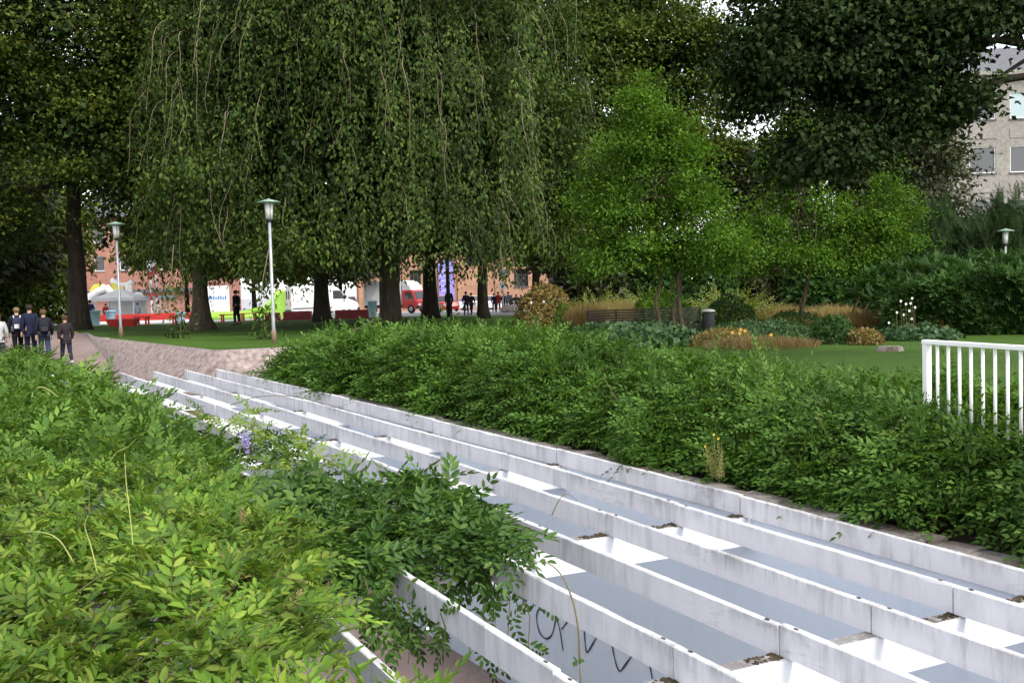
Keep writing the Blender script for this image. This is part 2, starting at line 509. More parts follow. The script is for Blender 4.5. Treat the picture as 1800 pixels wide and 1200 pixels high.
# ------------------------------------------------------------------ retaining wall with coping stones
wall = empty('retaining_wall', (BASE[3][0], BASE[3][1], -5.5))
tag(wall, 'painted retaining wall, tinted blue for its shade, under the white pergola beams, with graffiti', 'wall')
wall_inv = wall.matrix_world.copy(); wall_inv = Matrix.Translation(-wall.location)
def local(o, root):
    o.parent = root; o.matrix_parent_inverse = Matrix.Translation(-root.location)
    return o
ss = np.concatenate([[-0.45], np.linspace(0.0, SST[-1], 40)])
mb = MB(); vs = []; fs = []
for s in ss:
    for t, zz in ((-0.07, -7.4), (-0.07, float(zB1(s)) - 0.09), (-0.28, float(zB1(s)) - 0.09), (-0.28, -7.4)):
        x, y = st_xy(s, t); vs.append((float(x), float(y), zz))
for i in range(len(ss) - 1):
    for k in range(3):
        a = i * 4 + k; fs.append((a, a + 4, a + 5, a + 1))
fs += [(0, 1, 2, 3), tuple(len(vs) - 4 + k for k in (3, 2, 1, 0))]
mb.add(vs, fs); local(mb.build('wall_face', M['wall']), wall)
s = -0.35; r = random.Random(3)
while s < SST[-1] - 1:
    ln = r.uniform(0.28, 0.62); mb = MB()
    z = float(zB1(s + ln / 2)) - 0.085; hh = r.uniform(0.03, 0.075)
    t0, t1 = -0.075 - r.uniform(0, 0.03), -0.42 - r.uniform(-0.05, 0.09)
    pr = []
    for q, dz in ((0.012, 0), (ln - 0.012, 0)):
        for t, zz in ((t0, 0), (t1, 0), (t1 + 0.03, hh * r.uniform(0.6, 1)), ((t0 + t1) / 2, hh * r.uniform(0.9, 1.15)), (t0 - 0.02, hh * r.uniform(0.7, 1))):
            x, y = st_xy(s + q + r.uniform(-0.01, 0.01), t); pr.append((float(x), float(y), z + zz))
    mb.add(pr, [(0, 1, 2, 3, 4), (9, 8, 7, 6, 5)] + [(i, (i + 1) % 5, (i + 1) % 5 + 5, i + 5) for i in range(5)])
    local(mb.build('coping_stone', M['coping']), wall); s += ln
# marker lettering on the wall face (plane of the wall, just proud of it)
def on_wall(px, py, t=-0.064):
    rr = ray(px, py); lo, hi = 4.0, 40.0
    for _ in range(50):
        mid = (lo + hi) / 2; p = rr * (mid / rr[1])
        if xy_st(p[0], p[1])[1] > t: lo = mid
        else: hi = mid
    return rr * (lo / rr[1])
strokes = [[(296, 640), (310, 715), (330, 795), (352, 788), (364, 755), (362, 715), (340, 660), (296, 640)], [(355, 690), (370, 760), (388, 808), (408, 800), (418, 765), (408, 700)],
           [(478, 832), (455, 812), (438, 815), (430, 860), (445, 930), (480, 965), (510, 945), (528, 880), (530, 840)], [(520, 800), (540, 870), (555, 930), (570, 1030)], [(620, 830), (590, 880), (562, 915)],
           [(680, 880), (684, 960), (690, 1020), (700, 1036), (722, 1000), (748, 952), (770, 900)], [(826, 960), (834, 1030), (850, 1100), (870, 1136), (900, 1100), (938, 1046), (960, 1000)], [(1022, 1080), (1030, 1120), (1040, 1175)]]
mb = MB()
for stq in strokes:
    P = [on_wall(800 + x / 3.0, 800 + y / 3.0) for x, y in stq]
    Q = []
    for i in range(len(P) - 1):            # round the corners
        for u in (0, 0.25, 0.5, 0.75):
            p0 = P[max(i - 1, 0)]; p1 = P[i]; p2 = P[i + 1]; p3 = P[min(i + 2, len(P) - 1)]
            Q.append(0.5 * ((2 * p1) + (p2 - p0) * u + (2 * p0 - 5 * p1 + 4 * p2 - p3) * u * u + (3 * p1 - p0 - 3 * p2 + p3) * u ** 3))
    Q.append(P[-1])
    nrm = np.array([NX[0], NX[1], 0.0])
    vs = []
    for i, p in enumerate(Q):
        d = unit(Q[min(i + 1, len(Q) - 1)] - Q[max(i - 1, 0)]); sd = np.cross(nrm, d)
        w = 0.014 * (0.6 + 0.5 * abs(math.sin(i * 0.5)))
        vs += [p + sd * w + nrm * 0.003, p - sd * w + nrm * 0.003]
    mb.add(vs, [(2 * i, 2 * i + 1, 2 * i + 3, 2 * i + 2) for i in range(len(Q) - 1)])
o = mb.build('graffiti_lettering', M['marker']); local(o, wall)
o['label'] = 'black handwritten graffiti letters'

# ------------------------------------------------------------------ pergola
NB = 8; BH, BW = 0.215, 0.056; XW, XH = 0.15, 0.31
perg = empty('pergola', (BASE[3][0], BASE[3][1], -5.5))
tag(perg, 'long white concrete pergola of weathered parallel beams over the sunken ramp', 'pergola')
def J(k, i): return BASE[i] + STEP[i] * (k - 1)      # k = 1 beside the wall
r = random.Random(5)
for k in range(1, NB + 1):
    for i in range(8):
        a = J(k, i).copy(); b = J(k, i + 1).copy()
        if k >= 7 and i in (0, 1): continue
        if i == 0: a = a - unit(b - a) * 0.05
        dz = r.uniform(-0.008, 0.008); a[2] += dz; b[2] += dz + r.uniform(-0.007, 0.007)
        d = unit(b - a); a = a + d * r.uniform(0.005, 0.011); b = b - d * r.uniform(0.005, 0.011)
        sd = unit(np.array([d[1], -d[0], 0.0])); off = sd * r.uniform(-0.007, 0.007)
        prof = [(-BW / 2, -BH), (BW / 2, -BH), (BW / 2, -0.008), (BW / 2 - 0.008, 0), (-BW / 2 + 0.008, 0), (-BW / 2, -0.008)]
        mb = MB(); nseg = 16; vs = []
        for q in range(nseg + 1):
            p = a + (b - a) * q / nseg + off
            for u, z in prof:
                jit = (r.uniform(-0.004, 0.002) - (0.016 if r.random() < 0.05 else 0)) if 0 < q < nseg and z > -0.1 else 0
                vs.append(p + sd * u + np.array([0, 0, z + jit]))
        fs = [(5, 4, 3, 2, 1, 0), tuple(nseg * 6 + q for q in range(6))]
        for q in range(nseg):
            for c_ in range(6):
                e_ = (c_ + 1) % 6; fs.append((q * 6 + c_, q * 6 + e_, q * 6 + 6 + e_, q * 6 + 6 + c_))
        mb.add(vs, fs); bo = local(mb.build('beam', M['beam']), perg)
        if i >= 4 and k >= 2:
            for end, sg in ((a, 1), (b, -1)):
                p = end + d * sg * 0.13
                hb = MB()
                ring = [p + d * 0.021 * math.cos(q * math.pi / 4) + sd * 0.011 * math.sin(q * math.pi / 4) + np.array([0, 0, 0.004]) for q in range(8)]
                hb.add(ring + [p_ - np.array([0, 0, 0.006]) for p_ in ring], [tuple(range(8))] + [(q, (q + 1) % 8, (q + 1) % 8 + 8, q + 8) for q in range(8)])
                ho = hb.build('bolt_hole', M['hole'], bo); ho.matrix_parent_inverse = Matrix.Translation(-perg.location) @ Matrix.Identity(4)
                ho.matrix_parent_inverse = Matrix.Identity(4)
for i in range(9):
    p0 = J(1, i) + STEP[i] * -0.08; p1 = J(NB, i) + STEP[i] * 0.5
    d = unit(p1 - p0); dh = unit(np.array([d[0], d[1], 0])); sd = np.array([dh[1], -dh[0], 0])
    if sd @ np.array([AX[0], AX[1], 0]) < 0: sd = -sd
    zt = np.array([0, 0, -BH - 0.004])
    mb = MB(); vs = []
    for p in (p0, p1):
        for u, z in ((-XW / 2, -XH), (XW / 2, -XH), (XW / 2, -0.012), (XW / 2 - 0.012, 0), (-XW / 2 + 0.012, 0), (-XW / 2, -0.012)):
            q = p + sd * u + zt + np.array([0, 0, z]); vs.append(q)
    mb.add(vs, [(5, 4, 3, 2, 1, 0), (6, 7, 8, 9, 10, 11)] + [(q, (q + 1) % 6, (q + 1) % 6 + 6, q + 6) for q in range(6)])
    xo = local(mb.build('cross_beam', M['cross']), perg)
    # moss and leaf litter lying on the ledge beside each joint
    for k in range(1, NB):
        if r.random() < 0.12: continue
        mo = MB(); vs = []; fs = []; ln_ = r.uniform(0.1, 0.7)
        for q in range(r.randint(24, 70)):
            ff = r.random() ** 1.6 * ln_; rad = r.uniform(0.006, 0.024) * (1.15 - ff); p = J(k, i) + STEP[i] * (0.05 + ff) + sd * r.uniform(-0.46, 0.46) * (XW - 0.03) + zt
            n0 = len(vs); ph = r.uniform(0, 6); ex = r.uniform(0.6, 1.6)
            for c_ in range(6): vs.append(p + unit(STEP[i]) * rad * ex * math.cos(ph + c_ * 1.047) + sd * rad * math.sin(ph + c_ * 1.047) + np.array([0, 0, 0.001]))
            for c_ in range(6): vs.append(p + unit(STEP[i]) * rad * 0.6 * ex * math.cos(ph + c_ * 1.047) + sd * rad * 0.6 * math.sin(ph + c_ * 1.047) + np.array([0, 0, rad * r.uniform(0.3, 0.75)]))
            fs.append(tuple(n0 + 6 + c_ for c_ in range(6))); fs += [(n0 + c_, n0 + (c_ + 1) % 6, n0 + 6 + (c_ + 1) % 6, n0 + 6 + c_) for c_ in range(6)]
        mo.add(vs, fs); m_ = mo.build('moss', M['moss'], xo, True); m_.matrix_parent_inverse = Matrix.Identity(4); m_['kind'] = 'stuff'
# left abutment that carries the beam ends, mostly under the climbing plants
lw = MB(); vs = []
for i in range(9):
    p = J(NB, i) + STEP[i] * 0.55
    for u, z in ((0, -7.4), (0, -0.75), (0.28, -0.75), (0.28, -7.4)):
        q = p + unit(STEP[i]) * u; vs.append((q[0], q[1], (p[2] + z) if z > -5 else z))
fs = [(0, 1, 2, 3), (35, 34, 33, 32)]
for i in range(8):
    for c_ in range(3):
        a = i * 4 + c_; fs.append((a, a + 1, a + 5, a + 4))
lw.add(vs, fs); o = lw.build('abutment_wall', M['wall'])
tag(o, 'low painted side wall under the climbing plants on the left of the ramp', 'wall')
# ------------------------------------------------------------------ foliage materials
M['hedge_left'] = m_leaf('pale_shrub_leaf', [(0.078, 0.16, 0.018), (0.115, 0.22, 0.024), (0.16, 0.27, 0.032), (0.245, 0.32, 0.05), (0.072, 0.15, 0.026), (0.135, 0.24, 0.03)], 1.4, 0.45, 1.3, 0.34, 0.55, 0.22)
M['hedge_right'] = m_leaf('green_shrub_leaf', [(0.040, 0.098, 0.016), (0.062, 0.14, 0.022), (0.085, 0.175, 0.028), (0.13, 0.225, 0.045)], 0.9, 0.45, 1.35, 0.3, 0.6, 0.18)
M['hedge_mid'] = m_leaf('mid_green_shrub_leaf', [(0.05, 0.115, 0.02), (0.075, 0.155, 0.025), (0.10, 0.19, 0.03), (0.15, 0.24, 0.045)], 1.0, 0.45, 1.35, 0.3, 0.6, 0.18)
M['wisteria'] = m_leaf('wisteria_leaf', [(0.026, 0.070, 0.012), (0.042, 0.10, 0.016), (0.062, 0.135, 0.022), (0.10, 0.18, 0.03)], 1.5, 0.6, 1.25, 0.25, 0.5, 0.28)
M['young'] = m_leaf('young_yellow_green_leaf', [(0.16, 0.26, 0.03), (0.24, 0.33, 0.05), (0.12, 0.22, 0.025)], 2, 0.85, 1.15, 0.4)
M['linden'] = m_leaf('linden_leaf', [(0.030, 0.056, 0.009), (0.052, 0.088, 0.013), (0.088, 0.125, 0.019), (0.14, 0.16, 0.028)], 0.45, 0.4, 1.4, 0.25, 0.65, 0.15)
M['elm'] = m_leaf('weeping_elm_leaf', [(0.022, 0.044, 0.010), (0.036, 0.066, 0.014), (0.056, 0.094, 0.017), (0.10, 0.14, 0.024)], 0.7, 0.4, 1.4, 0.25, 0.65, 0.15)
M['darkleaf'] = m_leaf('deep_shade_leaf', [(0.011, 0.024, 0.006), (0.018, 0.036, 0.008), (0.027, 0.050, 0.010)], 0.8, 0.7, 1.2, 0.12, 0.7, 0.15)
M['youngtree'] = m_leaf('young_tree_leaf', [(0.038, 0.096, 0.009), (0.062, 0.145, 0.013), (0.094, 0.192, 0.019), (0.145, 0.24, 0.03)], 1.1, 0.4, 1.35, 0.36, 0.65, 0.15)
M['yew'] = m_leaf('yew_needle_spray', [(0.014, 0.030, 0.012), (0.024, 0.045, 0.016), (0.034, 0.058, 0.016)], 1.0, 0.6, 1.2, 0.1, 0.8, 0.08)
M['brownleaf'] = m_leaf('olive_brown_leaf', [(0.022, 0.034, 0.010), (0.04, 0.05, 0.015), (0.062, 0.06, 0.02)], 0.5, 0.6, 1.2, 0.15)
M['laurel'] = m_leaf('laurel_leaf', [(0.022, 0.055, 0.012), (0.036, 0.085, 0.018), (0.055, 0.115, 0.024)], 0.9, 0.6, 1.25, 0.2, 0.6, 0.15)
M['cover'] = m_leaf('ground_cover_leaf', [(0.022, 0.060, 0.017), (0.036, 0.085, 0.024), (0.055, 0.11, 0.034)], 1.5, 0.75, 1.2, 0.18)
M['fern'] = m_leaf('fern_frond', [(0.12, 0.18, 0.025), (0.18, 0.23, 0.035), (0.23, 0.22, 0.05)], 1.2, 0.7, 1.15, 0.35)
M['rust'] = m_leaf('rusty_grass_blade', [(0.12, 0.078, 0.025), (0.18, 0.115, 0.04), (0.24, 0.17, 0.065)], 1.0, 0.75, 1.15, 0.25)
M['wheat'] = m_leaf('dry_grass_blade', [(0.26, 0.19, 0.07), (0.36, 0.27, 0.11), (0.20, 0.16, 0.05)], 1.0, 0.75, 1.15, 0.25)
M['autumn'] = m_leaf('autumn_shrub_leaf', [(0.12, 0.12, 0.025), (0.20, 0.16, 0.04), (0.22, 0.11, 0.04), (0.10, 0.13, 0.03)], 1.3, 0.75, 1.2, 0.25)
M['stem'] = m_plain('green_brown_stem', (0.13, 0.11, 0.045), 0.7)
M['twig'] = m_plain('pale_brown_twig', (0.20, 0.155, 0.10), 0.8)
M['shoot'] = m_plain('pale_green_shoot', (0.30, 0.33, 0.10), 0.6)
M['bark'] = m_bark('grey_brown_bark', (0.035, 0.028, 0.020), (0.105, 0.085, 0.060))
M['bark_dark'] = m_bark('dark_bark', (0.018, 0.014, 0.011), (0.05, 0.04, 0.03))
M['bark_thin'] = m_bark('young_stem_bark', (0.05, 0.038, 0.025), (0.12, 0.09, 0.06), 12)
M['white_petal'] = m_plain('white_petal', (0.85, 0.85, 0.83), 0.6, 0.05)
M['yellow_petal'] = m_plain('orange_yellow_petal', (0.75, 0.42, 0.06), 0.6, 0.1)
M['lilac_petal'] = m_plain('lilac_petal', (0.22, 0.17, 0.38), 0.6, 0.2)

# ------------------------------------------------------------------ foliage builders
def spray_template(pairs, SL, ll, lw, droop=0.25, ang=(62, 30), seed=0, taper=True):
    r = np.random.default_rng(seed); P = []; D = []; N = []; L = []; W = []
    for j in range(pairs):
        u = (j + 0.8) / (pairs + 0.4)
        a = math.radians(ang[0] + (ang[1] - ang[0]) * u)
        k = (1.0 if not taper else 0.75 + 0.5 * math.sin(math.pi * min(1, u + 0.15))) * r.uniform(0.82, 1.12)
        for sg in (-1, 1):
            P.append((u * SL, sg * 0.003, -droop * u * u * SL)); D.append((math.cos(a), sg * math.sin(a), r.uniform(-0.18, 0.22) - droop * u))
            N.append((r.normal() * 0.16, -sg * 0.2 + r.normal() * 0.16, 1)); L.append(ll * k); W.append(lw * k)
    P.append((SL * 0.99, 0, -droop * SL)); D.append((1, 0, -droop)); N.append((0, 0, 1)); L.append(ll * 0.9); W.append(lw * 0.9)
    return [np.array(q, float) for q in (P, D, N, L, W)]
def frames(D, N):
    D = unit(D); N = unit(N - D * np.sum(N * D, -1, keepdims=True)); S = np.cross(N, D)
    return np.stack([D, S, N], -1)          # columns
def spray_leaves(P, D, N, sc, tmpls, near=False, fold=0.25):
    R = frames(D, N); V = []; F = []; base = 0
    which = rng.integers(0, len(tmpls), len(P))
    for q, T in enumerate(tmpls):
        m = which == q
        if not m.any(): continue
        tp, td, tn, tl, tw = T; k = len(tl); n = int(m.sum())
        p = P[m][:, None, :] + np.einsum('nij,kj->nki', R[m], tp) * sc[m][:, None, None]
        d = np.einsum('nij,kj->nki', R[m], td); nn = np.einsum('nij,kj->nki', R[m], tn)
        nn = nn + rng.normal(size=nn.shape) * 0.12
        l = (tl[None] * sc[m][:, None]).ravel(); w = (tw[None] * sc[m][:, None]).ravel()
        v, f = leaf_arrays(p.reshape(-1, 3), d.reshape(-1, 3), nn.reshape(-1, 3), l, w, near, fold)
        V.append(v); F.append(f + base); base += len(v)
    return np.concatenate(V), np.concatenate(F)
def stem_tubes(P, D, N, sc, SL, droop, rad=0.0025):
    """three-sided stems for sprays as quads"""
    R = frames(D, N); us = np.array([0, 0.33, 0.66, 1.0]); n = len(P)
    c = np.stack([us * SL, us * 0, -droop * us * us * SL], -1)
    C = P[:, None, :] + np.einsum('nij,kj->nki', R, c) * sc[:, None, None]
    V = []
    for a in (0, 2.09, 4.19):
        off = R[:, :, 1] * math.cos(a) + R[:, :, 2] * math.sin(a)
        V.append(C + off[:, None, :] * rad * np.array([1, 0.85, 0.7, 0.4])[None, :, None])
    V = np.stack(V, 2)                       # n,4,3,3
    F = []
    i = np.arange(n)[:, None] * 12
    for k in range(3):
        for j in range(3):
            jj = (j + 1) % 3
            F.append(i + np.array([[k * 3 + j, k * 3 + jj, (k + 1) * 3 + jj, (k + 1) * 3 + j]]))
    return V.reshape(-1, 3), np.concatenate(F)
def poly_dist(X, Y, poly):
    """inside test and distance to the outline"""
    ins = np.zeros(len(X), bool); dist = np.full(len(X), 1e9); n = len(poly)
    for i in range(n):
        x0, y0 = poly[i]; x1, y1 = poly[(i + 1) % n]
        c = ((y0 > Y) != (y1 > Y)) & (X < (x1 - x0) * (Y - y0) / (y1 - y0 + 1e-12) + x0); ins ^= c
        dx, dy = x1 - x0, y1 - y0; u = np.clip(((X - x0) * dx + (Y - y0) * dy) / (dx * dx + dy * dy + 1e-12), 0, 1)
        dist = np.minimum(dist, np.hypot(X - x0 - u * dx, Y - y0 - u * dy))
    return ins, dist
def up_dirs(n, el=(5, 65), out=None, k=0.6):
    a = rng.uniform(0, 2 * math.pi, n); e = np.radians(rng.uniform(el[0], el[1], n))
    D = np.stack([np.cos(a) * np.cos(e), np.sin(a) * np.cos(e), np.sin(e)], -1)
    if out is not None: D = unit(D + out * k)
    return D
def up_norm(n, s=0.35): return unit(np.array([0, 0, 1.0]) + rng.normal(size=(n, 3)) * s)
def thing(name, loc, label, cat, group=None, rz=0.0):
    o = empty(name, loc, rz); return tag(o, label, cat, group)
def stuff_part(name, V, F, mat, root, smooth=False):
    o = link(name, np_mesh(name, V, F, mat, smooth)); local(o, root); o['kind'] = 'stuff'
    return o

# ------------------------------------------------------------------ left foreground shrubs
PXL = [(-300, 600), (-60, 604), (40, 616), (110, 640), (160, 652), (215, 700), (300, 735), (390, 745), (425, 765), (415, 800), (455, 850), (530, 880), (560, 930), (580, 985),
       (575, 1025), (530, 1055), (500, 1110), (520, 1180), (640, 1225), (690, 1190), (730, 1138), (790, 1150), (850, 1195), (900, 1270), (500, 1420), (0, 1420), (-500, 1100), (-700, 800)]
LPOLY = [tuple(at_z(x, y, -1.66)[:2]) for x, y in PXL]
def left_top(x, y, dist):
    z = -1.68 + 0.17 * wob(x * 1.7, y * 1.2, 2.0) + 0.09 * wob(x * 4.3, y * 3.7, 4.0)
    return z - 0.30 * np.exp(-dist / 0.09)
lx = np.array([p[0] for p in LPOLY]); ly = np.array([p[1] for p in LPOLY])
X = rng.uniform(lx.min(), lx.max(), 900000); Y = rng.uniform(max(2.6, ly.min()), ly.max(), 900000)
d_ = np.hypot(X, Y)
keep = (rng.uniform(size=len(X)) < np.clip((5.0 / d_) ** 1.15, 0, 1) * 0.45) & (np.abs(X / Y + 0.1) < 0.62)
X, Y = X[keep], Y[keep]
ins, dist = poly_dist(X, Y, LPOLY); X, Y, dist = X[ins], Y[ins], dist[ins]
print('left sprays', len(X))
Z = left_top(X, Y, dist) - rng.exponential(0.10, len(X)) - 0.10
P = np.stack([X, Y, Z], -1); n = len(P)
D = up_dirs(n, (-5, 60)); N = up_norm(n, 0.4)
SLL, DRL = 0.30, 0.3
TL = [spray_template(6, SLL, 0.080, 0.033, DRL, (62, 28), q) for q in range(3)] + [spray_template(5, SLL * 0.85, 0.074, 0.03, 0.15, (55, 25), 9), spray_template(7, SLL * 1.1, 0.072, 0.029, 0.4, (65, 35), 12)]
dd = np.hypot(X, Y)
sc = rng.uniform(0.55, 1.35, n) * np.clip(dd / 11.0, 1.0, 1.7)
left = thing('foreground_shrub', (-3.5, 8.0, -2.5), 'big bed of pale yellow-green leafy shrub filling the lower left foreground', 'shrub')
order = np.argsort(dd + rng.uniform(0, 2.2, n)); frontmask = (np.abs(X / Y + 0.22) < 0.3) & (dist > 0.05) & (Z > left_top(X, Y, dist) - 0.2)
front = [i for i in order if frontmask[i] and Y[i] > 3.4][:290]
rest = np.ones(n, bool); rest[front] = False
spec = (dd + 2.6 * wob(X * 0.9, Y * 0.7, 5.0) + rng.normal(size=n) * 1.0) < 10.3
near = rest & spec
V1, F1 = spray_leaves(P[near], D[near], N[near], sc[near], TL, True)
stuff_part('foliage', V1, F1, M['hedge_left'], left)
far_ = rest & ~spec
V1, F1 = spray_leaves(P[far_], D[far_], N[far_], sc[far_] * 1.12, TL, False)
stuff_part('foliage', V1, F1, M['hedge_mid'], left)
nr2 = near & (rng.uniform(size=n) < 0.45)
V1, F1 = stem_tubes(P[nr2], D[nr2], N[nr2], sc[nr2], SLL, DRL); stuff_part('twigs', V1, F1, M['stem'], left)
# the leaf sprays that show largest, one by one
spray_me = []
for T in TL:
    V0, F0 = spray_leaves(np.zeros((1, 3)), np.array([[1.0, 0, 0]]), np.array([[0, 0, 1.0]]), np.ones(1), [T], True)
    V2, F2 = stem_tubes(np.zeros((1, 3)), np.array([[1.0, 0, 0]]), np.array([[0, 0, 1.0]]), np.ones(1), SLL, DRL, 0.003)
    me = np_mesh('leaf_spray', np.concatenate([V0, V2]), np.concatenate([F0, F2 + len(V0)]), M['hedge_left']); spray_me.append(me)
def place(me, name, p, d, nn, s, root):
    R = frames(np.array([d]), np.array([nn]))[0]
    o = bpy.data.objects.new(name, me); col.objects.link(o); o.parent = root
    mw = Matrix(((R[0, 0] * s, R[0, 1] * s, R[0, 2] * s, p[0] - root.location[0]), (R[1, 0] * s, R[1, 1] * s, R[1, 2] * s, p[1] - root.location[1]), (R[2, 0] * s, R[2, 1] * s, R[2, 2] * s, p[2] - root.location[2]), (0, 0, 0, 1)))
    o.matrix_basis = mw
    return o
for q, i in enumerate(front):
    place(spray_me[q % len(spray_me)], 'leaf_spray', P[i] + np.array([0, 0, 0.02]), D[i], N[i], float(min(sc[i], 1.02)), left)
db = [i for i in order if rest[i] and Z[i] > left_top(X[i], Y[i], dist[i]) - 0.22][300:1600:26]
M['dead'] = m_leaf('withered_leaf', [(0.12, 0.085, 0.035), (0.19, 0.14, 0.05), (0.18, 0.17, 0.05)], 2.0, 0.8, 1.15, 0.2)
V1, F1 = spray_leaves(P[db] + np.array([0, 0, 0.04]), D[db], N[db], sc[db] * 0.75, TL, True); stuff_part('withered_leaves', V1, F1, M['dead'], left)
mbt = MB()
for i in order[200:5000:37]:
    if dist[i] < 0.1: continue
    p = np.array([X[i], Y[i], left_top(X[i], Y[i], dist[i]) - 0.06]); dv = unit(rng.normal(size=3) * np.array([1, 1, 0.25]) + np.array([0, 0, 0.25])) * rng.uniform(0.2, 0.45)
    mbt.tube([p - dv * 0.4, p + np.array([0, 0, 0.015]), p + dv * 0.6 + np.array([0, 0, 0.03])], [0.0045, 0.0035, 0.002], 4)
o = local(mbt.build('bare_twigs', M['stem']), left); o['kind'] = 'stuff'
# long bare shoots standing above the leaves
def shoot(pxs, dists, rad, name, mat, root, n=7):
    mb = MB(); pts = [at_d(x, y, d) for (x, y), d in zip(pxs, dists)]
    Q = []
    for i in range(len(pts) - 1):
        for u in np.linspace(0, 1, 5)[:-1]:
            p0 = pts[max(i - 1, 0)]; p1 = pts[i]; p2 = pts[i + 1]; p3 = pts[min(i + 2, len(pts) - 1)]
            Q.append(0.5 * ((2 * p1) + (p2 - p0) * u + (2 * p0 - 5 * p1 + 4 * p2 - p3) * u * u + (3 * p1 - p0 - 3 * p2 + p3) * u ** 3))
    Q.append(pts[-1]); k = len(Q)
    mb.tube(Q, [rad * (1 - 0.7 * i / (k - 1)) for i in range(k)], 6)
    return local(mb.build(name, mat, None, True), root)
shoot([(237, 995), (230, 920), (222, 850), (219, 797)], [6.6] * 4, 0.006, 'shoot', M['shoot'], left)
shoot([(172, 1010), (160, 960), (149, 925), (155, 905)], [6.3] * 4, 0.005, 'shoot', M['shoot'], left)
shoot([(190, 815), (205, 795), (225, 785), (240, 770)], [10.5] * 4, 0.005, 'shoot', M['shoot'], left)
shoot([(130, 990), (105, 950), (75, 935), (40, 935)], [6.6] * 4, 0.006, 'shoot', M['shoot'], left)
shoot([(55, 700), (62, 683), (80, 682), (102, 698), (115, 715)], [17.0] * 5, 0.012, 'shoot', M['shoot'], left)
fl = MB()
for (x, y) in [(217, 921), (752, 1104)]:
    p = at_z(x, y, -1.60)
    for q in range(5):
        a = q * 1.257 + x; dr = np.array([math.cos(a), math.sin(a) * 0.5 - 0.3, math.sin(a) * 0.8 + 0.25]); dr = unit(dr)
        sd = unit(np.cross(dr, [0, -1, 0.4])); L_ = 0.009
        fl.add([p, p + dr * L_ * 0.6 + sd * L_ * 0.4, p + dr * L_, p + dr * L_ * 0.6 - sd * L_ * 0.4], [(0, 1, 2, 3)])
o = local(fl.build('blossoms', M['white_petal']), left); o['kind'] = 'stuff'

# ------------------------------------------------------------------ right hedge on the bank above the wall
nR_ = 14500
S_ = rng.uniform(2.4, 27.0, nR_); U_ = rng.uniform(0, 1, nR_) ** 0.8
def right_top(s): return np.interp(s, [0, 2.4, 4, 7, 10, 12, 14.5, 18, 22, 27], [-1.5, -1.45, -1.12, -1.02, -0.95, -1.08, -1.32, -1.42, -1.38, -1.38])
def hedge_front(s): return np.interp(s, [0, 2, 5, 10, 18, 27], [0.66, 0.58, 0.52, 0.54, 0.58, 0.56]) + 0.10 * np.sin(s * 1.9) + 0.06 * np.sin(s * 4.7)
T_ = -hedge_front(S_) - U_ * 2.9
zw = zB1(S_) - 0.02
x_, y_ = st_xy(S_, T_)
top = right_top(S_) + 0.22 * wob(x_ * 1.5, y_ * 1.5, 1.0) + 0.11 * wob(x_ * 4.1, y_ * 4.1, 3.0)
prof = np.where(U_ < 0.34, 0.12 + 0.88 * np.sin(np.clip(U_ / 0.34, 0, 1) * math.pi / 2) ** 0.75, np.where(U_ > 0.8, np.cos((U_ - 0.8) / 0.2 * math.pi / 2) * 0.5 + 0.5, 1.0))
dep = rng.exponential(0.09, nR_)
Z_ = zw + (top - zw) * prof * (1 - 0.0) - dep - 0.05
low = rng.uniform(size=nR_) < 0.16                      # inner leaves
Z_ = np.where(low, zw + (Z_ - zw) * rng.uniform(0.1, 1, nR_), Z_)
Z_ = np.maximum(Z_, zw + 0.02)
P = np.stack([x_, y_, Z_], -1)
outv = np.stack([np.full(nR_, NX[0]), np.full(nR_, NX[1]), np.zeros(nR_)], -1) * np.clip(1 - U_ / 0.4, 0, 1)[:, None]
D = up_dirs(nR_, (0, 60), outv, 1.0); N = unit(up_norm(nR_, 0.35) + outv * 0.5)
TR = [spray_template(5, 0.27, 0.062, 0.027, 0.22, (60, 28), 20 + q) for q in range(3)] + [spray_template(6, 0.33, 0.055, 0.024, 0.3, (60, 30), 30)]
dd = np.hypot(x_, y_); sc = rng.uniform(0.8, 1.6, nR_) * np.clip(dd / 15, 1.15, 1.5)
hedge = thing('bank_hedge', (float(st_xy(12, -1.5)[0]), float(st_xy(12, -1.5)[1]), -1.9), 'long dark green feathery hedge growing along the bank above the stone coping', 'hedge')
V1, F1 = spray_leaves(P, D, N, sc, TR, False)
stuff_part('foliage', V1, F1, M['hedge_right'], hedge)
nF = 8200
S3 = rng.uniform(2.6, 27.0, nF); h3 = rng.uniform(0.0, 1, nF); T3 = -hedge_front(S3) - 0.02 - 0.75 * h3 ** 1.3 + 0.10 * np.sin(S3 * 3.3) + 0.20 * wob(S3 * 2.2, h3 * 3.5, 7.0) - rng.exponential(0.05, nF)
x3, y3 = st_xy(S3, T3); zw3 = zB1(S3) - 0.02; z3 = zw3 + (right_top(S3) + 0.22 * wob(x3 * 1.5, y3 * 1.5, 1.0) - zw3) * h3 + 0.02
o3 = np.stack([np.full(nF, NX[0]), np.full(nF, NX[1]), np.zeros(nF)], -1); d3 = np.hypot(x3, y3)
V1, F1 = spray_leaves(np.stack([x3, y3, z3], -1), up_dirs(nF, (-25, 50), o3, 1.1), unit(up_norm(nF, 0.35) + o3 * 0.7), rng.uniform(0.8, 1.6, nF) * np.clip(d3 / 15, 1.15, 1.5), TR, False)
stuff_part('foliage', V1, F1, M['hedge_right'], hedge)
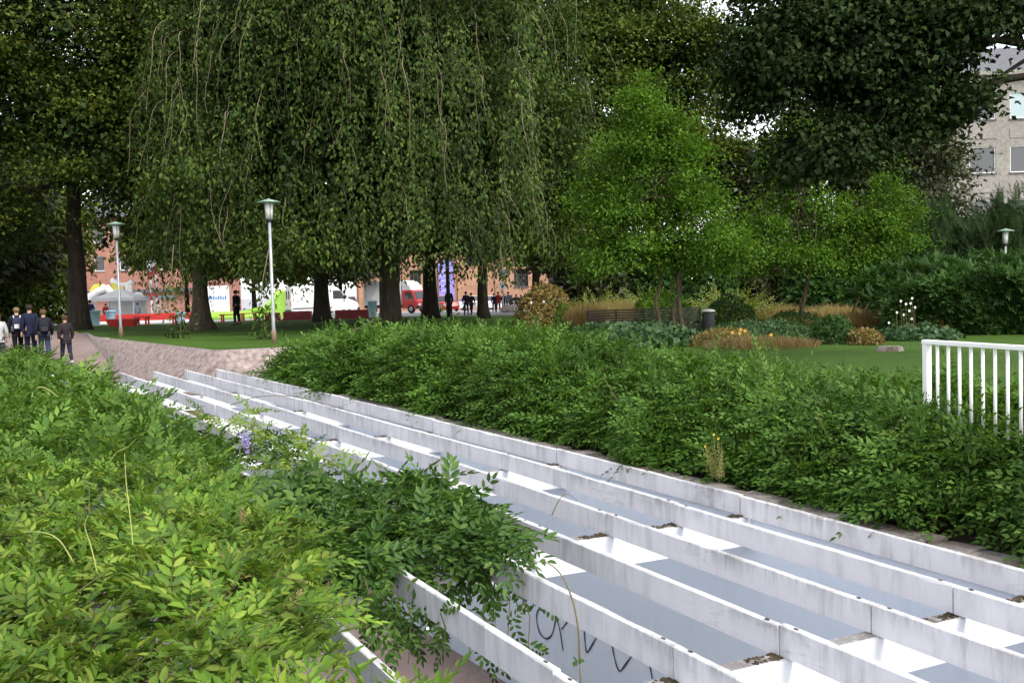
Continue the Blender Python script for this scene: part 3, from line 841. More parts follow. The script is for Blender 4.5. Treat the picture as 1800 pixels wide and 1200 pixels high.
# upright plumes that stand above the hedge, and hidden stems
nU = 520
S2 = rng.uniform(3, 26, nU); T2 = -rng.uniform(0.8, 2.9, nU) - 0.2
x2, y2 = st_xy(S2, T2); z2 = right_top(S2) + 0.12 * wob(x2 * 1.7, y2 * 1.7, 1.0) - 0.12
D2 = up_dirs(nU, (50, 88)); N2 = unit(rng.normal(size=(nU, 3)) * 0.5 + np.array([-0.3, -0.8, 0.3]))
TU = [spray_template(9, 0.42, 0.055, 0.022, 0.12, (58, 25), 40 + q) for q in range(3)]
V1, F1 = spray_leaves(np.stack([x2, y2, z2], -1), D2, N2, rng.uniform(0.7, 1.25, nU), TU, False)
stuff_part('upright_shoots', V1, F1, M['hedge_right'], hedge)
nA = 900
S5 = rng.uniform(2.8, 26.5, nA); h5 = rng.uniform(0.35, 1.0, nA); T5 = -hedge_front(S5) + 0.02 - 0.8 * h5 ** 1.3; x5, y5 = st_xy(S5, T5); z5 = zB1(S5) + (right_top(S5) + 0.22 * wob(x5 * 1.5, y5 * 1.5, 1.0) - zB1(S5)) * h5
o5 = np.stack([np.full(nA, NX[0]), np.full(nA, NX[1]), np.zeros(nA)], -1)
TA = [spray_template(10, 0.52, 0.072, 0.029, 0.55, (62, 32), 140 + q) for q in range(3)]
V1, F1 = spray_leaves(np.stack([x5, y5, z5], -1), up_dirs(nA, (15, 60), o5, 0.9), up_norm(nA, 0.3), rng.uniform(0.6, 1.15, nA), TA, True)
stuff_part('arching_sprays', V1, F1, M['hedge_mid'], hedge)
mb = MB()
for q in range(150):
    s = random.uniform(3.0, 26); t = -random.uniform(0.9, 2.6); x, y = st_xy(s, t); zz = float(zB1(s)) - 0.1
    mb.tube([(x, y, zz), (x + random.uniform(-.2, .2), y + random.uniform(-.2, .2), zz + 0.5), (x + random.uniform(-.4, .4), y + random.uniform(-.4, .4), zz + random.uniform(0.8, 1.1))], [0.014, 0.010, 0.004], 4)
o = local(mb.build('stems', M['stem']), hedge); o['kind'] = 'stuff'
# two tall shoots and weeds at the foot of the hedge
def plant(name, px, py, d, n, SL, ll, lw, mat, label, cat, el=(40, 85), group=None, spread=0.2, stems=True, near=False, pairs=7):
    b = at_d(px, py, d); root = thing(name, b, label, cat, group)
    p = b + rng.normal(size=(n, 3)) * np.array([spread, spread, 0.02]); dr = up_dirs(n, el)
    nn = unit(rng.normal(size=(n, 3)) * 0.5 + np.array([-0.2, -0.6, 0.6]))
    T = [spray_template(pairs, SL, ll, lw, 0.2, (60, 28), 55 + q) for q in range(2)]
    s_ = rng.uniform(0.7, 1.15, n)
    V, F = spray_leaves(p, dr, nn, s_, T, near); stuff_part('leaves', V, F, mat, root)
    if stems:
        V, F = stem_tubes(p, dr, nn, s_, SL, 0.2, 0.006); stuff_part('stems', V, F, M['stem'], root)
    return root
plant('tall_shrub', 1355, 690, 12.9, 7, 0.75, 0.085, 0.03, M['hedge_right'], 'tall leafy shoots rising above the hedge in front of the flower bed', 'shrub', (62, 86), pairs=11, spread=0.12)
plant('weed', 1262, 838, 11.6, 16, 0.36, 0.04, 0.012, M['fern'], 'thin pale weed with small yellow flowers at the foot of the hedge', 'weed', (50, 88), pairs=7, spread=0.07)
plant('weed', 1062, 790, 14.4, 6, 0.5, 0.10, 0.025, M['hedge_right'], 'leaning weed with reddish flower heads on the hedge front', 'weed', (50, 88), pairs=5, spread=0.08)
# ------------------------------------------------------------------ trees
def crown_leaves(lobes, n_cl, per, L, W, cr=0.5, flat=0.6, seed=1, shell=(0.7, 1.0), zmin=None, droop=0.35, keepout=None):
    r = np.random.default_rng(seed)
    lob = np.array(lobes, float); w = (lob[:, 3] * lob[:, 5] + lob[:, 4] * lob[:, 3]) * (lob[:, 6] if lob.shape[1] > 6 else 1.0); w /= w.sum()
    q = r.choice(len(lob), n_cl, p=w)
    u = unit(r.normal(size=(n_cl, 3))); u[:, 2] = np.where(u[:, 2] < -0.5, -u[:, 2] * 0.6, u[:, 2])
    rr = r.uniform(shell[0], shell[1], n_cl) ** 0.7
    C = lob[q, :3] + u * lob[q, 3:6] * rr[:, None]
    out = unit(u * np.array([1, 1, 0.7]))
    csz = r.uniform(0.6, 1.35, n_cl) * cr
    P = np.repeat(C, per, 0) + r.normal(size=(n_cl * per, 3)) * np.repeat(csz, per)[:, None] * np.array([1, 1, flat])
    O = np.repeat(out, per, 0)
    if zmin is not None:
        k = P[:, 2] > zmin(P[:, 0], P[:, 1]) if callable(zmin) else P[:, 2] > zmin
        P, O = P[k], O[k]
    n = len(P)
    D = unit(O * 0.7 + r.normal(size=(n, 3)) * 0.6 - np.array([0, 0, droop])); N = unit(O * 0.5 + np.array([0, 0, 0.9]) + r.normal(size=(n, 3)) * 0.5)
    sc = r.uniform(0.7, 1.25, n)
    V, F = leaf_arrays(P, D, N, L * sc, W * sc)
    return V, F, C
def trunk_mesh(mb, base, h, r0, top=None, flare=1.6, n=14, r1=None, lean=(0, 0), seed=0):
    rr = random.Random(seed); pts = []; rad = []; K = 10; r1 = r1 or r0 * 0.55
    for i in range(K + 1):
        u = i / K
        pts.append((base[0] + lean[0] * u + 0.04 * r0 * rr.uniform(-1, 1) * 2, base[1] + lean[1] * u, base[2] - 0.3 + (h + 0.3) * u))
        k = 1 + (flare - 1) * math.exp(-u * h / (r0 * 1.6))
        rad.append((r0 + (r1 - r0) * u) * k)
    mb.tube(pts, rad, n)
    return Vector(pts[-1])
def limb(mb, p, q, r0, r1, sag=0.3, n=6, seed=0):
    rr = random.Random(seed); p = Vector([float(c) for c in p]); q = Vector([float(c) for c in q]); pts = []; K = 6
    for i in range(K + 1):
        u = i / K; m = p.lerp(q, u)
        m += Vector((rr.uniform(-1, 1), rr.uniform(-1, 1), 0)) * 0.06 * (q - p).length * math.sin(u * math.pi)
        m.z += sag * math.sin(u * math.pi)
        pts.append(m)
    mb.tube(pts, [r0 + (r1 - r0) * i / K for i in range(K + 1)], n)
def tree(name, base, r0, lobes, n_cl, per, L, W, leafmat, barkmat, label, group=None, seed=1, cr=0.5, th=None, zmin=None, flat=0.6, shell=(0.7, 1.0), limbs=9, flare=1.6, cat='tree', droop=0.35, lean=(0, 0), inner=0):
    root = thing(name, base, label, cat, group)
    V, F, C = crown_leaves(lobes, n_cl, per, L, W, cr, flat, seed, shell, zmin, droop)
    stuff_part('crown', V, F, leafmat, root)
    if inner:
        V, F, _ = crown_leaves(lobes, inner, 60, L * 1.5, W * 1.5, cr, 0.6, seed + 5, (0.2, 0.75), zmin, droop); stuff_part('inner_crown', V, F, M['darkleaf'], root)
    mb = MB(); cz = float(np.mean([l[2] for l in lobes]))
    th = th or max(1.5, (cz - base[2]) * 0.75)
    tip = trunk_mesh(mb, base, th, r0, flare=flare, seed=seed, lean=lean)
    rr = random.Random(seed)
    for i in range(limbs):
        l = lobes[i % len(lobes)]
        c = C[rr.randrange(len(C))] if i >= len(lobes) else np.array(l[:3])
        s0 = Vector(base).lerp(tip, rr.uniform(0.55, 1.0)) if i % 2 else tip
        limb(mb, s0, c, r0 * rr.uniform(0.25, 0.42), r0 * 0.06, 0.4, 6, seed * 31 + i)
    local(mb.build('trunk', barkmat, None, True), root)
    return root
# --- linden on the left edge with its low skirt of leaves
b = on_ground_d(140, 50.0); b[2] -= 0.1
def zm_lind(x, y): return 0.9 - np.clip((-21.6 - x) * 1.3, 0, 2.6) + 1.2 * np.exp(-((x + 18.6) / 2.2) ** 2)
tree('linden_tree', b, 0.46, [(-20.5, 50, 9.5, 7.5, 6, 6.5, 1), (-25, 47.5, 3.0, 3.4, 3, 3.6, 1.3), (-17.0, 46.5, 6.2, 3.6, 3, 3.8, 1.2), (-23.0, 45.5, 8.5, 4.0, 3, 4.0, 1.2), (-14.5, 47.5, 9.5, 3.5, 3.5, 4, 1), (-19, 45.5, 12.5, 5, 3, 3, 1)],
     300, 215, 0.20, 0.135, M['linden'], M['bark_dark'], 'big dark linden at the left edge with a thick black trunk beside the path', seed=3, cr=0.85, flat=0.33, inner=380, zmin=zm_lind, th=9, limbs=14)
# --- second trunk with swollen foot
b = on_ground_d(354, 46.0)
tree('swollen_trunk_tree', b, 0.34, [(-13.6, 49, 8, 4.5, 4, 5, 1), (-12, 48, 12, 5, 4, 3, 1), (-15.2, 47, 4.5, 2.6, 2, 3.0, 1.2)], 150, 220, 0.19, 0.12, M['linden'], M['bark'],
     'tree with a swollen brown trunk foot on the lawn behind the two lamps', seed=5, cr=0.85, flat=0.33, inner=150, zmin=1.0, th=8, flare=2.6)
# --- weeping elm
b = on_ground_d(684, 45.0)
elm = thing('weeping_elm', b, 'huge weeping elm whose hanging leafy strands fill the upper middle', 'tree')
ecx, ecy = float(b[0]), float(b[1])
mb = MB(); tip = trunk_mesh(mb, b, 9.0, 0.45, flare=1.25, seed=2, r1=0.4, lean=(0.5, 0))
for i in range(22):
    a = i * 2.399; rr_ = 3 + 5.5 * random.random()
    limb(mb, Vector(b).lerp(tip, random.uniform(0.55, 1)), (ecx + rr_ * math.cos(a), ecy + rr_ * math.sin(a), 12.5 - 0.085 * rr_ ** 2), 0.2, 0.04, 1.2, 6, i)
local(mb.build('trunk', M['bark'], None, True), elm)
nst = 2500
az = np.where(rng.uniform(size=nst) < 0.8, rng.uniform(math.pi, 2 * math.pi, nst), rng.uniform(0, math.pi, nst))
rad = (9.0 + 1.3 * np.sin(az * 5 + 1) + 0.7 * np.sin(az * 11)) * np.sqrt(rng.uniform(0.10, 1, nst)); lev = rng.uniform(0, 1, nst)
sx = ecx + rad * np.cos(az) * 1.0; sy = ecy + rad * np.sin(az) * 0.9
z0 = (17.5 - 0.085 * rad ** 2 + 1.2 * np.sin(sx * 0.9) + 0.8 * np.sin(sx * 2.2 + sy)) - lev ** 1.1 * (12.5 - 0.5 * rad)
lowst = rng.uniform(size=nst) < 0.22
z0 = np.where(lowst, rng.uniform(2.6, 5.0, nst), z0)
ln = rng.uniform(1.3, 3.6, nst) * np.where(rng.uniform(size=nst) < 0.2, 1.5, 1.0)
def elm_floor(x): return np.where(x < ecx - 4.2, -0.5 - 0.5 * np.sin(x * 3.1) + np.clip((x - ecx + 4.2 + 3.5) * 0.6, 0, 2), 0.25 + 0.45 * np.sin(x * 2.3) + 0.35 * np.sin(x * 5.1))
z1 = np.maximum(z0 - ln, elm_floor(sx) + rng.uniform(0, 0.8, nst)); ok = z0 - z1 > 0.5
sx, sy, z0, z1, az = sx[ok], sy[ok], z0[ok], z1[ok], az[ok]; nst = len(sx)
K = 9; u = np.linspace(0, 1, K)
sway = rng.normal(size=(nst, 2)) * 0.3
outx, outy = np.cos(az), np.sin(az)
px_ = sx[:, None] + (outx * 0.55)[:, None] * np.sin(u * math.pi / 2)[None] * 1.3 + sway[:, :1] * (u ** 2)[None] * 1.2 + 0.07 * np.sin(u * 9 + az[:, None] * 7)
py_ = sy[:, None] + (outy * 0.55)[:, None] * np.sin(u * math.pi / 2)[None] * 1.3 + sway[:, 1:] * (u ** 2)[None] * 1.2
pz_ = z0[:, None] + (z1 - z0)[:, None] * (0.12 * u + 0.88 * u ** 1.5)[None] + 0.25 * np.sin(u * math.pi)[None]
ST = np.stack([px_, py_, pz_], -1)                       # nst,K,3
# leaves along each strand
cnt = np.clip(((z0 - z1) * 15).astype(int), 12, 60)
idx = np.repeat(np.arange(nst), cnt); uu = rng.uniform(0.08, 1, len(idx)); kf = uu * (K - 1); k0 = np.clip(kf.astype(int), 0, K - 2); fr = (kf - k0)[:, None]
LP = ST[idx, k0] * (1 - fr) + ST[idx, k0 + 1] * fr; LT = unit(ST[idx, k0 + 1] - ST[idx, k0])
side = rand_unit(len(idx)); LD = unit(LT * 0.6 + side * 0.75 + np.array([0, 0, -0.55])); LN = unit(np.stack([outx[idx], outy[idx], np.full(len(idx), 0.8)], -1) + rng.normal(size=LD.shape) * 0.45)
LP = LP + side * np.array([1, 1, 0.5]) * 0.42 * rng.uniform(0, 1, len(idx))[:, None] ** 1.3
s_ = rng.uniform(0.7, 1.25, len(idx))
V1, F1 = leaf_arrays(LP, LD, LN, 0.185 * s_, 0.088 * s_)
stuff_part('crown', V1, F1, M['elm'], elm)
cl = [(ecx + 8.2 * math.cos(a) * q, ecy + 7.2 * math.sin(a) * q, zz, 2.2, 1.8, 1.5, 1) for a, q, zz in [(math.pi * (1 + (i * 0.618) % 1), 0.55 + 0.5 * ((i * 0.37) % 1), 2.2 + (i * 1.7) % 12.5) for i in range(46)]]
cl += [(*at_d(x, y, d), rx, 1.4, rz, 1.6) for x, y, d, rx, rz in [(330, 440, 38, 1.4, 1.5), (300, 340, 38, 1.2, 1.6), (395, 470, 38, 1.3, 1.3), (455, 470, 37, 1.1, 1.4), (360, 300, 37, 1.5, 1.4), (545, 440, 37, 1.3, 0.9), (330, 520, 37.5, 0.6, 0.8)]]
V1, F1, _ = crown_leaves(cl, 900, 62, 0.215, 0.108, 0.42, 0.8, 9, (0.3, 1.0), lambda x, y: elm_floor(x) + 0.3, 0.9)
stuff_part('leaf_clumps', V1, F1, M['elm'], elm)
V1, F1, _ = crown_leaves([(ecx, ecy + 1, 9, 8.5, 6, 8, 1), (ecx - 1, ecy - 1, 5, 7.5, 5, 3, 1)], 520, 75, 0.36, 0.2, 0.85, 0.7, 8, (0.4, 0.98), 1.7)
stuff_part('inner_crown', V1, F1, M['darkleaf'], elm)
# bare hanging twigs
V = []; F = []; base_i = 0; sel = rng.choice(nst, 520, replace=False)
tw = ST[sel]; tw[:, :, 1] -= 0.05
for a in (0, 2.09, 4.19):
    V.append(tw + np.array([math.cos(a), math.sin(a), 0]) * np.linspace(0.017, 0.007, K)[None, :, None])
V = np.stack(V, 2); i0 = np.arange(len(sel))[:, None] * (K * 3)
for k in range(K - 1):
    for j in range(3):
        jj = (j + 1) % 3; F.append(i0 + np.array([[k * 3 + j, k * 3 + jj, k * 3 + 3 + jj, k * 3 + 3 + j]]))
stuff_part('hanging_twigs', V.reshape(-1, 3), np.concatenate(F), M['twig'], elm)
# two low trailing strands in front of the lamps
for q, (xs, ys, dd_) in enumerate([([305, 300, 312, 318, 312], [430, 500, 545, 580, 606], 36.5), ([472, 462, 458, 466, 462], [440, 490, 540, 570, 596], 33.5)]):
    P_ = np.array([at_d(x, y, dd_) for x, y in zip(xs, ys)]); nn = 260
    uu = rng.uniform(0, 1, nn) ** 0.6 * 3.99; k0 = uu.astype(int); fr = (uu - k0)[:, None]
    LP = P_[k0] * (1 - fr) + P_[k0 + 1] * fr + rng.normal(size=(nn, 3)) * np.array([0.22, 0.2, 0.12]); LD = unit(rng.normal(size=(nn, 3)) * 0.6 + np.array([0, 0, -1.0]))
    V1, F1 = leaf_arrays(LP, LD, unit(rng.normal(size=(nn, 3)) * 0.5 + np.array([0, -0.8, 0.5])), rng.uniform(0.12, 0.2, nn), rng.uniform(0.06, 0.09, nn))
    stuff_part('trailing_strand', V1, F1, M['elm'], elm)
    mb = MB(); mb.tube(P_, [0.016, 0.014, 0.011, 0.008, 0.004], 5); local(mb.build('trailing_twig', M['twig']), elm)
# --- lindens in a row behind
for q, (px, d, r0, wlab) in enumerate([(566, 54, 0.40, 'dark linden trunk standing between the white van and the red low wall'), (757, 57, 0.41, 'dark linden trunk covering the front end of the red and white truck'),
                                       (850, 55, 0.29, 'slim black linden trunk between the walking pairs and the purple banner'), (944, 71, 0.30, 'distant linden trunk beside the barred window')]):
    b = on_ground_d(px, d)
    tree('row_linden', b, r0, [(b[0], d + 1, 8.5, 4.5, 4, 5.5, 1), (b[0] + 2, d - 1, 3.4, 2.8, 2.5, 2.6, 1.6), (b[0] - 2, d, 3.2, 2.8, 2.5, 2.6, 1.6)], 180, 90, 0.30, 0.19, M['linden'], M['bark_dark'],
         wlab, 'row of lindens at the far side of the lawn', seed=20 + q, cr=0.7, zmin=lambda x, y: 0.85 + 0.35 * np.sin(x * 2.9), th=8)
# --- lindens right of the elm
b = on_ground_d(1150, 63.0)
tree('tall_linden', b, 0.6, [(9.2, 63, 10.5, 4.6, 4, 7, 1.2), (6.3, 61.5, 15, 3.2, 3, 4, 1), (10.8, 61, 12, 2.0, 3, 4, 1), (4.4, 60, 12.5, 2.8, 3, 5, 1.3), (8.5, 59.5, 6, 4.5, 2.5, 3.5, 1), (12.0, 63, 6, 3, 3, 3, 1)], 290, 205, 0.24, 0.15, M['linden'], M['bark_dark'],
     'tall linden with yellowish leaf tips behind the young green trees', seed=40, cr=0.85, flat=0.33, inner=260, th=10)
b = on_ground_d(1480, 60.0)
tree('shade_tree', b, 0.5, [(18.0, 60, 4.0, 5.5, 4, 5.0, 1), (21.6, 57, 4.6, 2.8, 3, 4.6, 1.4), (14.5, 60, 3, 3, 3, 3.4, 1), (19, 60, 8, 4, 3, 3, 1)], 480, 95, 0.28, 0.18, M['brownleaf'], M['bark_dark'],
     'olive brown shade tree against the left end of the concrete office building', seed=41, cr=0.62, th=7)
b = on_ground_d(1040, 80.0)
bw = tree('distant_wood', b, 0.4, [(3.5, 82, 8, 6, 4, 6, 1), (12, 84, 7, 6, 4, 6, 1), (-16, 86, 11, 7, 4, 7, 1), (-30, 80, 9, 9, 4, 9, 1)], 560, 70, 0.50, 0.32, M['darkleaf'], M['bark_dark'],
     'dark mass of distant trees far behind the elm and lindens', seed=42, cr=1.0, th=7, zmin=lambda x, y: np.where(x < -8, 2.4, 0.6), limbs=0); bw['kind'] = 'stuff'
for q, (px, d, zc, w_, lab) in enumerate([(448, 92, 4.2, 4.2, 'street tree behind the lime slide'), (600, 97, 4.4, 4.0, 'street tree behind the white van'), (5, 72, 4.5, 5.5, 'dense tree behind the walkers at the left edge'), (-60, 60, 4.5, 4.5, 'dark tree at the far left margin'), (330, 98, 6.0, 4.5, 'street tree behind the display wall'), (1010, 90, 4.5, 4, 'street tree at the right end of the brick hall')]):
    b = on_ground_d(px, d)
    tree('street_tree', b, 0.25, [(b[0], d, zc, w_, 3, 4.2, 1), (b[0] + 1.5, d - 1, zc - 1.8, w_ * 0.7, 2.5, 2.4, 1.2), (b[0] - 1.5, d - 1, zc - 1.6, w_ * 0.7, 2.5, 2.4, 1.2)], 230, 75, 0.46, 0.30, M['brownleaf'] if q % 2 else M['linden'], M['bark_dark'], lab, 'trees along the far street', seed=130 + q, cr=0.8, zmin=0.3 if q not in (2, 3) else -0.7, th=4)
# --- the two young garden trees
def multi_stem(name, stems, lobes, n_cl, per, L, W, label, seed, cr):
    b = np.array(stems[0][0]); root = thing(name, b, label, 'tree', 'young garden trees beside the bench')
    V, F, C = crown_leaves(lobes, n_cl, per, L, W, cr, 0.5, seed, (0.35, 1.15), lambda x, y: -0.55 + 0.35 * np.sin(x * 4.0), 0.25)
    stuff_part('crown', V, F, M['youngtree'], root)
    rr = random.Random(seed)
    for (p, t, r0) in stems:
        mb = MB(); limb(mb, p - np.array([0, 0, 0.2]), t, r0, r0 * 0.45, 0.05, 8, seed)
        for i in range(9):
            s0 = Vector(p).lerp(Vector(t), rr.uniform(0.45, 1)); limb(mb, s0, C[rr.randrange(len(C))], r0 * 0.4, 0.006, 0.25, 5, i + seed)
        local(mb.build('stem', M['bark_thin'], None, True), root)
    return root
dA = 31.0
gA = lambda px: on_ground_d(px, dA)
multi_stem('young_tree', [(gA(1172), at_d(1130, 380, dA), 0.065), (gA(1190), at_d(1185, 420, dA + 0.3), 0.05), (gA(1204), at_d(1195, 250, dA), 0.075)],
           [(at_d(x, y, dA)[0], dA + dy, at_d(x, y, dA)[2], rx, rx * 0.9, rz, w) for x, y, rx, rz, w, dy in [(1140, 315, 1.5, 2.3, 1.2, 0), (1075, 410, 1.1, 1.4, 1, -0.3), (1225, 395, 1.3, 1.5, 1, 0.3), (1135, 200, 0.7, 1.1, 1, 0), (1110, 460, 1.7, 0.9, 1, 0), (1250, 455, 1.6, 0.8, 1, 0.2), (1180, 260, 0.8, 0.9, 0.8, 0), (1035, 350, 0.5, 0.9, 0.8, 0)]],
           430, 76, 0.13, 0.062, 'multi-stemmed young tree with bright yellow-green leaves standing at the bench', 51, 0.31)
dB = 34.0
gB = lambda px: on_ground_d(px, dB)
multi_stem('young_tree', [(gB(1405), at_d(1408, 300, dB), 0.085)],
           [(at_d(x, y, dB)[0], dB + dy, at_d(x, y, dB)[2], rx, rx * 0.9, rz, w) for x, y, rx, rz, w, dy in [(1405, 330, 1.0, 2.2, 1.2, 0), (1350, 430, 1.3, 1.2, 1, 0), (1465, 410, 1.0, 1.4, 1, 0), (1400, 460, 1.9, 0.7, 1, 0), (1440, 260, 0.5, 0.9, 0.8, 0)]],
           250, 76, 0.125, 0.06, 'young tree with a short forked trunk beside the rusty grasses', 52, 0.31)
multi_stem('young_tree', [(gB(1492), at_d(1520, 400, dB), 0.05), (gB(1508), at_d(1560, 380, dB), 0.04)],
           [(at_d(x, y, dB)[0], dB, at_d(x, y, dB)[2], rx, rx * 0.9, rz, w) for x, y, rx, rz, w in [(1540, 420, 1.0, 1.3, 1.2), (1565, 340, 0.5, 1.0, 1), (1590, 410, 0.55, 1.2, 1), (1510, 460, 1.0, 0.8, 1)]],
           170, 70, 0.115, 0.055, 'slender-stemmed young tree with pale yellowish leaves left of the laurel hedge', 53, 0.28)
# --- maple reaching in from the right, in deep shade
b = on_ground_d(2060, 19.0)
lb = []
for (px, py, rx, rz, w) in [(1420, 110, 150, 130, 1.1), (1560, 90, 150, 140, 1.2), (1450, 275, 95, 75, 1.0), (1600, 210, 110, 70, 0.9), (1500, -60, 220, 120, 0.8), (1680, 60, 90, 90, 0.55), (1800, 30, 60, 60, 0.4), (1350, 160, 70, 100, 0.6), (1690, 190, 55, 40, 0.35), (1770, -60, 120, 80, 0.7), (1900, -40, 120, 140, 0.6)]:
    p = at_d(px, py, 19.0); k = mpx(19.0); lb.append((p[0], p[1], p[2], rx * k, 1.3, rz * k, w))
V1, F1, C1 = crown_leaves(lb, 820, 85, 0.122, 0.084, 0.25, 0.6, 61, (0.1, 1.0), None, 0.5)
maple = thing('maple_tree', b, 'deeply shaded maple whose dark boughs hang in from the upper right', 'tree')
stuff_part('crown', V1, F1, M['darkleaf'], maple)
mb = MB(); tip = trunk_mesh(mb, b, 6.5, 0.3, seed=61)
rr = random.Random(4)
for i, l in enumerate(lb): limb(mb, Vector(b).lerp(tip, rr.uniform(0.7, 1)), l[:3], 0.09, 0.02, 0.5, 6, i)
for i in range(40): limb(mb, lb[i % len(lb)][:3], C1[rr.randrange(len(C1))], 0.02, 0.006, 0.1, 4, i)
local(mb.build('trunk', M['bark_dark'], None, True), maple)
# --- yew and conifer-like shrubs at the right
def plume_bush(name, px0, px1, ytop, d, label, mat, n, seed, hmin=-1.0, sl=0.7):
    r = np.random.default_rng(seed); b = on_ground_d((px0 + px1) / 2, d); root = thing(name, b, label, 'shrub')
    px = r.uniform(px0, px1, n); u = r.uniform(0, 1, n) ** 0.8
    P = []
    for x, uu in zip(px, u):
        yt = ytop(x); g = on_ground_d(x, d); zt = at_d(x, yt, d)[2]; P.append((g[0], d + r.uniform(-1.3, 1.3), g[2] + 0.2 + (zt - g[2] - 0.2) * uu - 0.3))
    P = np.array(P); D = up_dirs(n, (35, 85)); N = unit(r.normal(size=(n, 3)) * 0.4 + np.array([0, -0.8, 0.5]))
    T = [spray_template(10, sl, 0.16, 0.035, 0.25, (45, 25), seed + q) for q in range(2)]
    V, F = spray_leaves(P, D, N, r.uniform(0.8, 1.35, n), T); stuff_part('foliage', V, F, mat, root)
    mb = MB(); trunk_mesh(mb, b, 1.6, 0.12, seed=seed); local(mb.build('trunk', M['bark_dark'], None, True), root)
plume_bush('yew_shrub', 1580, 1830, lambda x: 335 + 60 * abs(math.sin(x * 0.021 + 0.4)) + (25 if x < 1640 else 0), 43.0, 'dark feathery yew below the office windows', M['yew'], 1900, 71)
# --- laurel hedge
lx0, lx1 = at_d(1535, 560, 30)[0], at_d(1960, 560, 27)[0]
n = 6000; r = np.random.default_rng(72)
x = r.uniform(lx0, lx1, n); v = r.uniform(0, 1, n); face = r.uniform(size=n) < 0.6
yfront = 29.0 - (x - lx0) * 0.30
topz = 0.02 + 0.22 * wob(x * 1.1, v * 3, 2.0) - 0.9 * np.exp(-(x - lx0) / 0.7)
y = np.where(face, yfront + 0.5 * (1 - v) ** 2 + 0.3 * wob(x * 1.8, v * 5, 5.0), yfront + 0.3 + v * 3.2)
z = np.where(face, -1.62 + (topz + 1.62) * v, topz + 0.35 * np.sin(v * 2.2)) - r.exponential(0.06, n)
P = np.stack([x, y, z], -1); O = np.where(face[:, None], np.array([-0.2, -1, 0.5]), np.array([0, -0.3, 1.0]))
lau = thing('laurel_hedge', (float(lx0 + 3), 28.5, -1.6), 'broad rounded laurel hedge behind the white railing', 'hedge')
D = unit(O + r.normal(size=(n, 3)) * 0.7); T = [spray_template(4, 0.24, 0.12, 0.05, 0.2, (60, 28), 80 + q) for q in range(2)]
V, F = spray_leaves(P, D, unit(O + np.array([0, 0, 0.6]) + r.normal(size=(n, 3)) * 0.4), r.uniform(0.9, 1.45, n), T); stuff_part('foliage', V, F, M['laurel'], lau)
mb = MB(); mb.box((lx0 + 0.7, 28.0 - (lx1 - lx0) * 0.1, -1.75), (lx1, 31, -0.5)); 
mbs = MB()
for i in range(26):
    xx = random.uniform(lx0 + 0.5, lx1); yy = 29.8 - (xx - lx0) * 0.3; limb(mbs, (xx, yy, -1.8), (xx + random.uniform(-.4, .4), yy + random.uniform(-.4, .4), -0.3), 0.03, 0.01, 0.05, 5, i)
o = local(mbs.build('stems', M['bark_dark']), lau); o['kind'] = 'stuff'
# ------------------------------------------------------------------ flower garden
def mound(name, px0, px1, ytop, d, depth, n, mat, label, cat='plant', style='leaf', L=0.1, W=0.06, seed=0, shape=1.0, group=None, base=None):
    r = np.random.default_rng(seed + 100); k = mpx(d); xc = (px0 + px1) / 2; b = on_ground_d(xc, d)
    if base is not None: b[2] = base
    root = thing(name, b, label, cat, group); wx = (px1 - px0) / 2 * k; h = max(0.15, at_d(xc, ytop, d)[2] - b[2])
    a = r.uniform(0, 2 * math.pi, n); q = np.sqrt(r.uniform(0, 1, n)); ux, uy = q * np.cos(a), q * np.sin(a)
    prof = np.clip(1 - np.abs(q) ** 2.6, 0, 1) ** 0.6 * (1 + 0.25 * wob(ux * wx * 2.5, uy * depth * 2.5, seed))
    X = b[0] + ux * wx; Y = b[1] + uy * depth / 2
    if style == 'grass':
        P = np.stack([X, Y, np.full(n, b[2])], -1); hh = h * (0.55 + 0.45 * prof) * r.uniform(0.7, 1.1, n)
        Dv = unit(np.stack([ux * 0.35, uy * 0.35, np.ones(n)], -1) + r.normal(size=(n, 3)) * 0.16)
        N = unit(r.normal(size=(n, 3)) * 0.6 + np.array([0, -1, 0.2])); V, F = leaf_arrays(P, Dv, N, hh, np.full(n, W) * r.uniform(0.6, 1.2, n), False, 0.1, 1.5)
        stuff_part('blades', V, F, mat, root)
    elif style == 'fern':
        P = np.stack([X, Y, b[2] + h * 0.35 * prof * r.uniform(0.2, 1, n)], -1)
        Dv = unit(np.stack([ux, uy, np.full(n, 1.1)], -1) + r.normal(size=(n, 3)) * 0.35)
        T = [spray_template(9, 0.62 * h / 0.9, 0.17, 0.05, 0.55, (75, 40), seed + q_) for q_ in range(2)]
        V, F = spray_leaves(P, Dv, unit(r.normal(size=(n, 3)) * 0.3 + np.array([0, -0.4, 1])), r.uniform(0.7, 1.2, n), T)
        stuff_part('fronds', V, F, mat, root)
    else:
        Z = b[2] + h * prof * shape - r.exponential(0.05, n); Z = np.maximum(Z, b[2] + 0.03)
        lowm = r.uniform(size=n) < 0.25; Z = np.where(lowm, b[2] + (Z - b[2]) * r.uniform(0.1, 1, n), Z)
        O = np.stack([ux * 0.8, uy * 0.8 - 0.25, np.full(n, 0.7)], -1)
        Dv = unit(O * 0.5 + r.normal(size=(n, 3)) * 0.7); N = unit(O + r.normal(size=(n, 3)) * 0.35); s = r.uniform(0.7, 1.25, n)
        V, F = leaf_arrays(np.stack([X, Y, Z], -1), Dv, N, L * s, W * s); stuff_part('leaves', V, F, mat, root)
        mb = MB()
        for i in range(8):
            j = r.integers(0, n); limb(mb, (b[0] + ux[j] * wx * 0.5, b[1] + uy[j] * depth * 0.25, b[2] - 0.05), (X[j], Y[j], Z[j]), 0.012, 0.005, 0.03, 4, i)
        o = local(mb.build('stems', M['stem']), root); o['kind'] = 'stuff'
    return root
